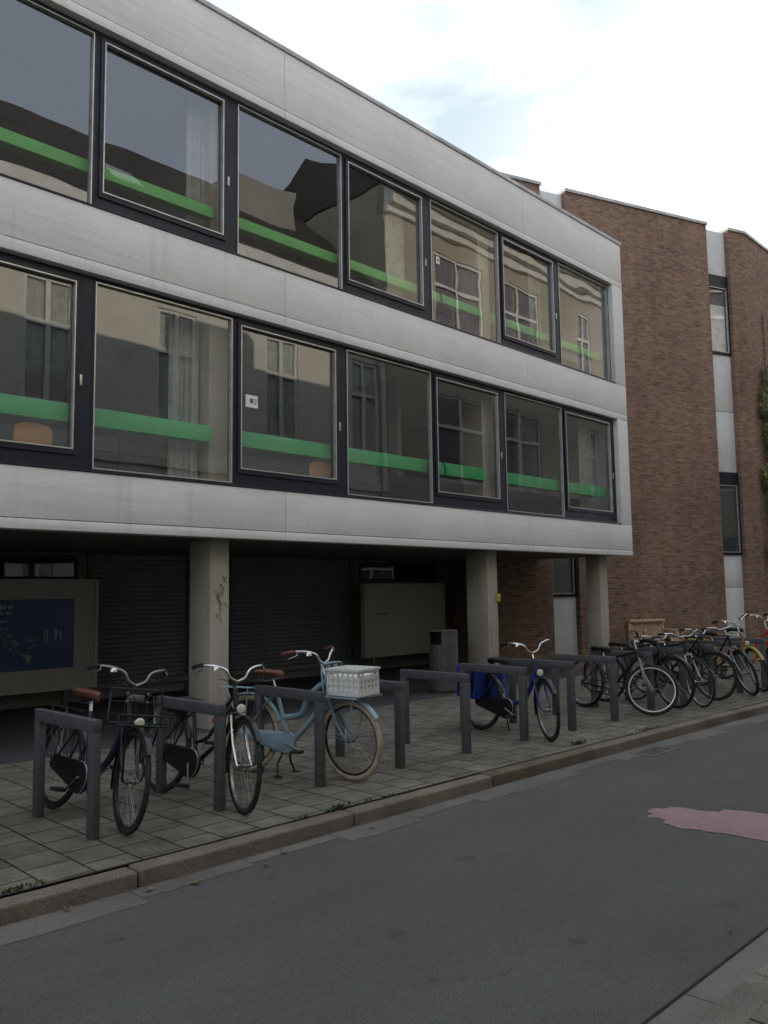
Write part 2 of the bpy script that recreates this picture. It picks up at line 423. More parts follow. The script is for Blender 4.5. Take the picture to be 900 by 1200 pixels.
# kerb stones (one course of granite blocks, far side and near side)
def kerb_course(name, off, side, x0, x1, mats, step=1.66, w=.15):
    mb = MB(); x = x0; rr = random.Random(3)
    while x < x1:
        ln = step*rr.uniform(.93, 1.05); a, b = x+.006, x+ln-.006
        ya, yb = kerb_y(a)+off, kerb_y(b)+off; j = rr.uniform(-.006, .006); zt = rr.uniform(-.004, .006)
        ang = math.atan2(yb-ya, b-a); T = Matrix.Translation((a, ya+j, 0)) @ Matrix.Rotation(ang, 4, 'Z')
        mb.cur = 0 if rr.random() < .6 else 1
        bm = bmesh.new(); bmesh.ops.create_cube(bm, size=1)
        l = math.hypot(b-a, yb-ya)
        for v in bm.verts: v.co = Vector((l/2+v.co.x*l, side*(w/2)+v.co.y*w, (zt+RZ-.1)/2+v.co.z*(zt-RZ+.1)))
        bmesh.ops.subdivide_edges(bm, edges=[e for e in bm.edges if abs(e.verts[0].co.x-e.verts[1].co.x) > .5], cuts=10)
        bmesh.ops.bevel(bm, geom=[e for e in bm.edges if len(e.link_faces) == 2 and e.calc_face_angle() > 1 and (e.verts[0].co.z > -.05 or e.verts[1].co.z > -.05)], offset=.016, segments=3, affect='EDGES', profile=.5)
        for v in bm.verts:
            n = noise.noise(Vector((a, 0, 0))+v.co*7); v.co.y += n*.004; v.co.z += noise.noise(Vector((a+9, 3, 0))+v.co*6)*.003
        mb.add_bm(bm, T, True); x += ln
    return struct(mb.build(name, mats, sharp=50))
kerb_course('kerb', 0, 1, -13.98, 38, ['kerb_granite', 'kerb_granite_dark'])
kerb_course('near_kerb', -3.11, -1, -14.6, 38, ['near_granite', 'near_granite'])
# gutter: short concrete slabs between kerb and asphalt, ragged asphalt edge laid over them
mb = MB(); x = -14; rr = random.Random(11)
while x < 30:
    ln = rr.uniform(.72, .84); a, b = x+.004, x+ln-.004; w = rr.choice([.12, .17, .22, .26, .28])
    z = RZ+.002+rr.uniform(0, .0006)
    pts = []
    for k in range(9):
        t = a+(b-a)*k/8; pts.append((t, kerb_y(t)-w+noise.noise(Vector((t*5, 0, 1)))*.025, z))
    mb.poly([(a, kerb_y(a)+.03, z)]+pts+[(b, kerb_y(b)+.03, z)]); x += ln
struct(mb.build('gutter', 'gutter_concrete'))
mb = MB(); x = -12.7
while x < 30:
    a, b = x+.004, x+.90-.004
    mb.box(a, b, 0, 0, 0, 0) if False else mb.prism([(a, kerb_y(a)-2.90, RZ+.006), (b, kerb_y(b)-2.90, RZ+.006), (b, kerb_y(b)-3.125, RZ+.006), (a, kerb_y(a)-3.125, RZ+.006)], (0, 0, -.05)); x += .90
struct(mb.build('near_gutter', 'slab_concrete'))
mb = MB()
for a, b in zip(KX, KX[1:]): mb.quad((a, kerb_y(a)-2.93, RZ+.004), (b, kerb_y(b)-2.93, RZ+.004), (b, kerb_y(b)-2.88+noise.noise(Vector((b*6, 0, 0)))*.012, RZ+.004), (a, kerb_y(a)-2.88+noise.noise(Vector((a*6, 0, 0)))*.012, RZ+.004))
struct(mb.build('gutter_joint', 'pit_black'))
mb = MB()
for a, b in zip(KX, KX[1:]): mb.quad((a, kerb_y(a)-9, -.002), (b, kerb_y(b)-9, -.002), (b, kerb_y(b)-3.25, -.002), (a, kerb_y(a)-3.25, -.002))
struct(mb.build('near_pavement', 'paving_tiles'))
# dark soil line where tiles meet the kerb
mb = MB()
for a, b in zip(KX, KX[1:]): mb.quad((a, kerb_y(a)+.145, .003), (b, kerb_y(b)+.145, .003), (b, kerb_y(b)+.172, .003), (a, kerb_y(a)+.172, .003))
struct(mb.build('kerb_joint', 'pit_black'))

# red worn paint on the asphalt
pts = [(6.1, 3.18), (6.22, 3.17), (6.26, 3.12), (6.35, 3.1), (6.38, 2.98), (6.39, 2.86), (6.43, 2.77), (6.54, 2.76), (6.57, 2.69), (6.61, 2.46), (6.63, 2.29), (6.7, 2.0), (6.72, 1.72), (6.0, 1.72), (5.98, 1.91), (5.95, 2.06), (5.92, 2.22), (5.91, 2.42), (5.87, 2.65), (5.84, 2.82), (5.89, 2.93), (5.95, 2.94), (5.97, 3.02), (5.95, 3.1), (6.05, 3.12)]
def smooth_loop(p, k=4):
    o = []; n = len(p)
    for i in range(n):
        p0, p1, p2, p3 = [Vector(p[(i+j) % n]) for j in (-1, 0, 1, 2)]
        for q in range(k):
            t = q/k; o.append(.5*((2*p1)+(-p0+p2)*t+(2*p0-5*p1+4*p2-p3)*t*t+(-p0+3*p1-3*p2+p3)*t**3))
    return o
mb = MB(); mb.poly([(q.x+noise.noise(Vector((q.x*9, q.y*9, 0)))*.03+noise.noise(Vector((q.x*34, q.y*34, 4)))*.012, q.y+noise.noise(Vector((q.x*9, q.y*9, 7)))*.03+noise.noise(Vector((q.x*34, q.y*34, 9)))*.012, RZ+.004) for q in smooth_loop(pts, 9)])
tag(mb.build('road_marking', 'worn_red_paint'), 'faded pinkish red patch of paint with ragged end on the asphalt', 'road marking')

# drain grate in the gutter
dr = thing('drain_grate', 'rusty iron drain grate with slots in the gutter below the kerb', 'drain', (8.36, 4.25, RZ), -.03)
frame(MB(), -.28, .28, -.13, .13, 0, .012, .03, .03, .03, .03).xf(Matrix.Rotation(R(90), 4, 'X')).xf(Matrix.Translation((0, 0, .002))).xf(Matrix.Diagonal((1, 1, .55, 1))).build('grate_frame', 'grate_iron', dr)
mb = MB()
for k in range(8): mb.box(-.224+k*.064-.011, -.224+k*.064+.011, -.0995, .0995, .0052, .0072)
mb.build('grate_bars', 'grate_iron', dr)
MB().quad((-.249, -.0995, .005), (.249, -.0995, .005), (.249, .0995, .005), (-.249, .0995, .005)).build('pit_shade', 'pit_black', dr)  # flat black sheet just under the bars, shade of the pit as colour

# ------------------------------------------------------------------ concrete building
BX0, BX1, FY = -9.0, 15.77, 8.29
cb = thing('concrete_building', 'grey board-marked concrete building with two long dark-framed window bands above an open undercroft', 'building')
def split(x0, x1, step=5.53, first=6.63):
    xs = [x0]; k = first-10*step
    while k < x1-.3:
        if k > x0+.3: xs.append(k)
        k += step
    return xs+[x1]
mb = MB()
def band(z0, z1):
    xs = split(BX0, BX1)
    for a, b in zip(xs, xs[1:]): mb.rbox(a+.003, b-.003, FY, FY+.22, z0, z1, .004)
band(8.12, 8.95); band(8.00, 8.112); band(5.258, 5.86); band(5.12, 5.25); band(2.412, 2.93); band(2.30, 2.404)
for z0, z1 in ((2.934, 5.116), (5.864, 7.996)): mb.rbox(15.36, BX1-.003, FY, FY+.22, z0, z1, .004)
mb.build('facade_band', 'fascia_concrete', cb)
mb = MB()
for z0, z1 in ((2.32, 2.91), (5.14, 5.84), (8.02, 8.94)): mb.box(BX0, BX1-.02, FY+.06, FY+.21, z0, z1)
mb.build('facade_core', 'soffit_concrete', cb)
mb = MB(); xs = split(BX0, BX1+.03, 2.77, 4.3)
for a, b in zip(xs, xs[1:]): mb.rbox(a+.001, b-.001, FY-.022, FY+.42, 8.955, 9.02, .005)
mb.build('parapet_cap', 'cap_metal', cb)
MB().box(BX0, BX1-.02, FY+.43, 12.3, 8.5, 8.62).build('roof', 'roof_felt', cb)
MB().box(15.50, 15.74, FY+.225, 10.55, 2.30, 8.95).build('side_wall', 'fascia_concrete', cb)
MB().box(BX0, BX0+.3, FY+.225, 12.9, 0, 8.95).build('side_wall', 'fascia_concrete', cb)
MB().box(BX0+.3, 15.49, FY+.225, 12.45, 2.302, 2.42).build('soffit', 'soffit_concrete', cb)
MB().box(BX0+.3, 15.49, FY+.225, 12.45, 2.43, 2.76).build('floor_slab', 'interior_floor', cb)
MB().box(BX0+.3, 15.49, FY+.225, 12.45, 5.22, 5.50).build('floor_slab', ['interior_ceiling'], cb)
MB().box(BX0+.3, 15.49, FY+.225, 12.45, 8.05, 8.25).build('ceiling', 'interior_ceiling', cb)
MB().box(BX0+.3, 15.49, 12.46, 12.6, 2.77, 8.04).build('interior_wall', 'interior_wall', cb)
MB().box(BX0, 14.3, 12.93, 19, -.02, 8.49).build('rear_block', 'stucco_grey', cb)
MB().box(BX0+.3, 15.3, 12.67, 12.92, -.02, 8.49).build('rear_block', 'stucco_grey', cb)
for x in (-1.6, 5.84, 9.9, 13.4):
    for z0, z1 in ((2.77, 5.21), (5.51, 8.04)): MB().box(x-.05, x+.05, 9.35, 12.45, z0, z1).build('partition_wall', 'interior_wall', cb)
# columns: below and (same column) inside behind the glass
for i, (x0, x1) in enumerate(((-5.36, -5.06), (.17, .45), (5.70, 5.98), (11.23, 11.51), (14.94, 15.24))):
    c = MB().rbox(x0, x1, 8.60, 9.06 if i < 4 else 8.92, -.02, 2.301, .012).build('column', 'column_concrete', cb)
    mb = MB()
    for z0, z1 in ((2.762, 5.219), (5.502, 8.049)): mb.box(x0-.02, x1+.02, 8.62, 9.06, z0, z1)
    if i < 4: mb.build('column', 'pillar_beige', cb)
# green rails and the dark sill cabinets
for zb, rh_ in ((3.49, .21), (6.36, .165)):
    for a, b in ((-8.5, .14), (.49, 5.66), (6.02, 10.06), (10.12, 11.20), (11.54, 13.36), (13.41, 15.2)):
        MB().prism([(a, 8.52, zb), (a, 8.52, zb+rh_*.6), (a, 8.56, zb+rh_), (a, 8.66, zb+rh_), (a, 8.66, zb)], (b-a, 0, 0)).build('window_rail', 'rail_green' if zb < 5 else 'rail_green_reflect', cb)
for z0, zt in ((2.762, 3.50), (5.502, 6.42)):
    mb = MB(); a = -8.4
    while a < 15.0:
        z = z0
        while z < zt-.1:
            mb.box(a, min(a+1.86, 15.2), 9.08, 9.32, z+.004, min(z+.18, zt)); z += .184
        a += 1.875
    mb.build('sill_cabinet', 'interior_dark', cb)

for x0, z0, z1 in ((5.42, 5.52, 8.0), (9.05, 5.52, 8.0), (13.0, 5.52, 8.0), (5.2, 2.78, 5.15), (14.6, 2.78, 5.15)):
    mb = MB(); n = 22; w = .42
    for i in range(n):
        a, b = i/n, (i+1)/n; mb.quad((x0+w*a, 8.78+.025*math.sin(i*1.7), z0), (x0+w*b, 8.78+.025*math.sin((i+1)*1.7), z0), (x0+w*b, 8.78+.025*math.sin((i+1)*1.7), z1), (x0+w*a, 8.78+.025*math.sin(i*1.7), z1))
    mb.build('curtain', 'room_curtain', cb)
# window strips
BND = [4.03+1.878*k for k in range(-7, 6)]+[15.35]
def window(x0, x1, z0, z1, op, gi, left_post=.06, right_post=.06):
    yf = FY+.10
    mb = MB()
    if op: l, r, b, t = .075, .20, .24, .11
    else:  l, r, b, t = .03, .045, .055, .05
    frame(mb, x0+.002, x1-.002, z0+.003, z1-.003, yf, yf+.09, l, r, b, t)
    w = mb.build('window', 'navy_frame', cb)
    px0, px1, pz0, pz1 = x0+l, x1-r, z0+b, z1-t
    if op:
        s = frame(MB(), px0-.045, px1+.045, pz0-.06, pz1+.045, yf-.022, yf-.001, .044, .044, .059, .044)
        s.build('sash', 'navy_frame', w)
        mbh = MB(); mbh.rbox(px1+.06, px1+.085, yf-.03, yf-.002, (pz0+pz1)/2-.22, (pz0+pz1)/2-.10, .004)
        mbh.build('handle', 'bead_metal', w)
    yb = yf-.022 if op else yf
    frame(MB(), px0-.002, px1+.002, pz0-.002, pz1+.002, yb-.008, yb+.05, .014, .014, .014, .014).build('glazing_bead', 'bead_metal', w)
    yg = yf+.035
    # pane very slightly out of true, as real panes are
    rr = random.Random(gi); e = rr.uniform(-.004, .004); e2 = rr.uniform(-.004, .004)
    MB().quad((px0, yg, pz0), (px1, yg+e, pz0), (px1, yg+e+e2, pz1), (px0, yg+e2, pz1)).build('pane', ('old_glass_%d' if z0 > 5 else 'window_glass_%d') % (gi % 5), w)
    return w
for k in range(len(BND)-1):
    a, b = BND[k], BND[k+1]
    window(a, b, 5.863, 7.997, k % 2 == 1, k+3)
    window(a, b, 2.933, 5.117, k % 2 == 0, k+31)
# thin sill under each strip
for z in (5.862, 2.932): MB().rbox(BX0, 15.358, FY-.012, FY+.098, z-.001, z+.022, .003).build('window_sill', 'navy_frame', cb)

# undercroft back wall with shutters, strip windows
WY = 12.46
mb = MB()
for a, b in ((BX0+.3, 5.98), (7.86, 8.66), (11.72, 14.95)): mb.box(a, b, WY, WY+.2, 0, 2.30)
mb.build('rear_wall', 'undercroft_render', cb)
def shutter(x0, x1):
    mb = MB(); z = .26
    while z < 2.28:
        mb.prism([(x0, WY+.06, z), (x0, WY+.035, z+.012), (x0, WY+.035, z+.062), (x0, WY+.06, z+.073)], (x1-x0, 0, 0)); z += .075
    s = mb.build('roller_shutter', 'shutter_metal', cb)
    MB().box(x0, x1, WY+.061, WY+.10, .0, 2.30).build('shutter_backing', 'shutter_metal', s)
    MB().box(x0-.001, x0+.05, WY-.02, WY+.059, .0, 2.299).build('guide_rail', 'rack_steel', s); MB().box(x1-.05, x1+.001, WY-.02, WY+.059, 0, 2.299).build('guide_rail', 'rack_steel', s)
    MB().rbox(x0+.05, x1-.05, WY-.06, WY+.05, .17, .255, .005).build('threshold', 'sill_stone', s)
shutter(5.99, 7.85); shutter(8.67, 11.71)
def strip_window(x0, x1, z0, z1, bars):
    mb = frame(MB(), x0, x1, z0, z1, WY-.04, WY-.002, .05, .05, .05, .05)
    for b in bars: mb.box(b-.03, b+.03, WY-.04, WY-.002, z0+.05, z1-.05)
    w = mb.build('clerestory_window', 'navy_frame', cb)
    MB().quad((x0+.05, WY-.015, z0+.05), (x1-.05, WY-.015, z0+.05), (x1-.05, WY-.015, z1-.05), (x0+.05, WY-.015, z1-.05)).build('pane', 'dark_glass', w)
    MB().quad((x0+.05, WY-.004, z0+.05), (x1-.05, WY-.004, z0+.05), (x1-.05, WY-.004, z1-.05), (x0+.05, WY-.004, z1-.05)).build('blind', 'interior_dark', w)
strip_window(2.6, 5.82, 1.88, 2.26, (4.2, 5.1)); strip_window(11.9, 14.3, 1.86, 2.25, (13.3,))
MB().rbox(8.9, 11.3, 10.6, 12.2, 8.63, 10.3, .01).build('stair_hood', 'fascia_concrete', cb)   # housing on the flat roof

# ------------------------------------------------------------------ brick building
BA = R(-20.2)
bb = thing('brick_building', 'tall brown brick building with slim white panel strips and narrow windows, behind the concrete block', 'building', (18.165, 9.69, 0), BA)
H = 11.22
BR = ((-4.1, -2.22, 1.5), (-1.47, 3.15, 4.5), (3.95, 4.56, 4.5))
for a, b, dep in BR: MB().box(a, b, 0, dep, 0, H).build('brick_wall', 'brown_brick', bb)
# street wall of the far wing: parallel to the concrete front
T = Matrix.Translation((4.56, .001, 0)) @ Matrix.Rotation(-BA, 4, 'Z')
MB().box(0, 16, 0, 4.2, 0, H-.004, T).build('brick_wall', 'brown_brick', bb)
for z0, z1 in ((1.2, 9.3),):
    mb = MB(); mb.box(.95, 1.18, -.06, -.001, 0, 9.2, T); mb.box(1.181, 3.2, -.06, -.001, 8.9, 9.2, T); mb.build('brick_pilaster', 'brown_brick', bb)
mb = MB()
for a, b, dep in BR: mb.box(a-.02, b+(.02 if b < 4 else .0), -.045, .3, H+.002, H+.075)
mb.box(-.02, 16, -.045, .3, H+.0021, H+.0749, T)
mb.build('coping', 'cap_metal', bb)
MB().box(-4.0, 4.5, .31, 4.4, H-.5, H-.4).build('roof', 'roof_felt', bb)
def strip(x0, x1, wins):
    y = .14
    zs = [(0, wins[0][0])]
    for (a, b), nx in zip(wins, wins[1:]+[(H-.02, 0)]): zs.append((b, nx[0]))
    for z0, z1 in zs:
        mb = MB(); z = z0
        while z < z1-.05:
            e = min(z+1.62, z1)
            if z1-e < .4: e = z1
            mb.rbox(x0+.004, x1-.004, y, y+.1, z+.006, e-.006, .004); z = e
        mb.build('wall_panel', 'panel_concrete', bb)
    MB().box(x0, x1, y+.101, y+.3, 0, H-.02).build('strip_backing', 'interior_dark', bb)
    for z0, z1 in wins:
        mb = frame(MB(), x0+.004, x1-.004, z0, z1, y-.04, y+.06, .05, .07, .06, .34)
        w = mb.build('window', 'navy_frame', bb)
        frame(MB(), x0+.055, x1-.075, z0+.062, z1-.342, y-.05, y-.01, .018, .018, .018, .018).build('glazing_bead', 'bead_metal', w)
        MB().quad((x0+.05, y+.0, z0+.06), (x1-.07, y+.0, z0+.06), (x1-.07, y, z1-.34), (x0+.05, y, z1-.34)).build('pane', 'window_glass_2', w)
        MB().quad((x0+.05, y+.055, z0+.06), (x1-.07, y+.055, z0+.06), (x1-.07, y+.055, z1-.8 if z0 > 6 else z1-.34), (x0+.05, y+.055, z1-.8 if z0 > 6 else z1-.34)).build('blind', 'curtain_cloth' if z0 > 6 else 'interior_dark', w)
strip(-2.22, -1.47, [(1.46, 3.9), (7.7, 9.9)])
strip(3.15, 3.95, [(2.46, 4.62), (7.78, 9.95)])

# climbing plant on the far wing
cp = thing('climbing_plant', 'green and yellowish climbing plant hanging on the brick wall at the right edge', 'plant', (22.85, 8.10, 0))
mb = MB(); rr = random.Random(5)
for k in range(5):
    x = rr.uniform(-.25, .4); pts = [(x, -.03, 0)]
    for i in range(1, 12): pts.append((x+math.sin(i*.9+k)*.09, -.04, i*.58))
    mb.tube(pts, [.02-.0013*i for i in range(12)], 5)
mb.build('stem', 'stem_brown', cp)
def leaf(mb, p, d, n, s):
    d = d.normalized(); w = d.cross(n).normalized()
    k = len(mb.v); mb.v += [p, p+d*s*.45+w*s*.33+n*s*.06, p+d*s, p+d*s*.45-w*s*.33+n*s*.06]; mb.face([k, k+1, k+2, k+3], True)
mb = MB()
for cx, cz, rx, rz_, n in ((.12, 6.5, .36, .62, 1000), (.25, 5.6, .30, .5, 450), (.0, 4.5, .34, .42, 700), (.25, 3.7, .35, .5, 400), (-.05, 2.7, .28, .35, 300), (.3, 1.9, .3, .6, 250), (.3, 7.3, .2, .5, 250)):
    for i in range(n):
        a = rr.uniform(0, 2*PI); q = math.sqrt(rr.random()); x = cx+math.cos(a)*q*rx*rr.uniform(.7, 1.1); z = cz+math.sin(a)*q*rz_*rr.uniform(.7, 1.1)
        if noise.noise(Vector((x*4, 0, z*4))) < -.15: continue
        y = -.03-rr.random()*.34*(1-q*q*.7)
        leaf(mb, Vector((x, y, z)), Vector((rr.uniform(-.7, .7), -.45, -1+rr.uniform(-.3, .6))), Vector((rr.uniform(-.4, .4), -1, rr.uniform(0, .6))).normalized(), rr.uniform(.06, .12))
mb.build('foliage', 'ivy_leaf', cp)

# ------------------------------------------------------------------ houses across the street (behind the camera, seen in the panes)
OY = -1.0
def house(name, label, x0, x1, wall, zc, ridge, wins, cloth, group=None, corn=.5, cornm='white_paint', side=None):
    h = thing(name, label, 'house', (x0, OY, 0), 0, group)
    w = x1-x0
    mb = MB(); mb.box(0, w, -8, -.16, 0, zc)
    # front skin with window openings, as butted strips
    cols = sorted(set(a for a, b, *_ in wins)); 
    xs = [0.0]
    for c in cols:
        ww = [q for q in wins if q[0] == c][0][1]; xs += [c, c+ww]
    xs.append(w)
    for i in range(0, len(xs)-1, 2): mb.box(xs[i], xs[i+1], -.159, 0, 0, zc)
    for c in cols:
        q = sorted([q for q in wins if q[0] == c], key=lambda t: t[2]); z = 0; ww = q[0][1]
        for _, _, a, b in q: mb.box(c+.0005, c+ww-.0005, -.159, -.0005, z, a); z = b
        mb.box(c+.0005, c+ww-.0005, -.159, -.0005, z, zc)
    mb.build('wall', wall, h)
    mb = MB(); mb.box(-.05, w+.05, .001, corn, zc-.45, zc+.08); mb.box(-.05, w+.05, .001, corn*.55, zc-.75, zc-.451); mb.box(-.05, w+.05, .001, corn*.2, zc-1.0, zc-.751); mb.build('cornice', cornm, h)
    mb = MB(); mb.prism([(-.02, corn*.8, zc+.081), (-.02, -4, ridge), (-.02, -8.1, zc+.081)], (w+.04, 0, 0)); rf = mb.build('roof', 'roof_tile', h)
    for c, ww, a, b in wins:
        mb = frame(MB(), c+.003, c+ww-.003, a+.003, b-.003, -.13, -.05, .085, .085, .09, .085)
        mb.box(c+ww/2-.055, c+ww/2+.055, -.125, -.055, a+.091, b-.086); tz = a+(b-a)*.64; mb.box(c+.086, c+ww/2-.056, -.125, -.055, tz-.055, tz+.055); mb.box(c+ww/2+.056, c+ww-.086, -.125, -.055, tz-.055, tz+.055)
        wn = mb.build('window', 'white_paint', h)
        MB().quad((c+ww-.06, -.10, a+.07), (c+.06, -.10, a+.07), (c+.06, -.10, b-.06), (c+ww-.06, -.10, b-.06)).build('pane', 'house_glass', wn)
        mb = MB(); seg = 40; top = b-.06; bot = a+.07+(b-a)*rnd.choice([0, .25, .1])
        for i in range(seg):
            t0, t1 = i/seg, (i+1)/seg
            if .42 < t0 < .58: continue
            y0 = -.135+.010*math.sin(i*2.1); y1 = -.135+.010*math.sin((i+1)*2.1)
            mb.quad((c+ww*t0, y0-.008, bot), (c+ww*t1, y1-.008, bot), (c+ww*t1, y1-.008, top), (c+ww*t0, y0-.008, top))
        mb.build('curtain', cloth, wn)
    return h, rf
W1 = []
for k in range(-4, 4):
    x = 7.0+3.27*k
    if x > -7.5:
        W1 += [(x+8.0, 1.15, 5.85, 8.75), (x+8.0, 1.15, 1.2, 3.9)]
h1, r1 = house('white_house', 'white stucco house with tall sash windows and dark tiled roof across the street', -8, 18.35, 'stucco_white', 10.75, 14.9, W1, 'curtain_cloth')
mb = MB(); mb.rbox(22.2, 24.6, -6, -2.4, 11.2, 14.7, .02); mb.build('chimney', 'stucco_grey', r1)
mb = MB(); mb.prism([(17.6, -1.2, 12.34), (18.5, -1.2, 12.34), (18.5, -1.96, 13.04), (17.6, -1.96, 13.04)], (0, .03, .04)); mb.build('skylight', 'bead_metal', r1)
mb = MB(); mb.box(.0, 26.3, .001, .07, 4.75, 5.0); mb.build('string_course', 'stucco_white', h1)
for x in (.9, 13.35, 26.0): MB().tube([(x, .06, 0), (x, .06, 9.74)], .05, 8).build('downpipe', 'dull_steel', h1)
mb = MB(); mb.box(-.01, 26.34, .001, .05, 0, .9); mb.build('plinth', 'stucco_grey', h1)
W2 = []
for c_, w_ in ((2.3, 2.7), (5.8, 2.8), (11.6, 1.15)):
    for a, b in ((1.0, 3.6), (5.3, 8.3), (10.2, 13.3)): W2.append((c_, w_, a, b))
house('beige_house', 'tall beige house with heavy cornice and mauve curtains across the street', 18.4, 34, 'stucco_beige', 14.9, 17.2, W2, 'curtain_mauve', corn=.75)

# ------------------------------------------------------------------ bicycle stands
RACKS = [(2.68, 5.39, 6.22), (3.67, 5.36, 6.22), (4.68, 5.37, 6.22), (5.65, 5.36, 6.21), (6.60, 5.34, 6.19), (7.54, 5.30, 6.14), (8.44, 5.26, 6.09), (9.36, 5.23, 6.06), (10.30, 5.22, 6.07), (11.22, 5.2, 6.05), (12.12, 5.18, 6.02), (13.04, 5.14, 5.99), (13.95, 5.10, 5.95)]
RL = ['steel bicycle stand nearest the left edge, with a dark bike behind it', 'steel bicycle stand in front of the first concrete column', 'steel bicycle stand crossing the pale blue bicycle', 'steel bicycle stand just right of the white crate',
      'empty steel bicycle stand in front of the litter bin', 'steel bicycle stand crossing the bicycle with blue panniers', 'steel bicycle stand just right of the bicycle with blue panniers', 'steel bicycle stand in front of the white panel near the end column', 'steel bicycle stand behind the broad upright wheel of the black bicycle',
      'steel bicycle stand behind the silver-forked bicycle', 'steel bicycle stand in the crowded row left of the yellow bicycle', 'steel bicycle stand behind the front wheel of the yellow bicycle', 'steel bicycle stand at the right end of the row']
st0 = None
for i, (x, ya, yb) in enumerate(RACKS):
    if st0 is None:
        st0 = empty('bike_stand'); d = .84
        for y in (0, d): MB().rbox(-.028, .028, y-.042, y+.042, -.02, .70, .004).build('post', 'rack_steel', st0)
        MB().rbox(-.028, .028, -.042, d+.042, .70, .785, .004).build('top_bar', 'rack_steel', st0)
        s = st0
    else: s = copy_tree(st0)
    s.location = (x, ya+.03, 0); s.rotation_euler = (0, 0, R(rnd.uniform(-1.2, 1.2)))
    tag(s, RL[i], 'bike stand', 'steel hoop bicycle stands along the pavement')

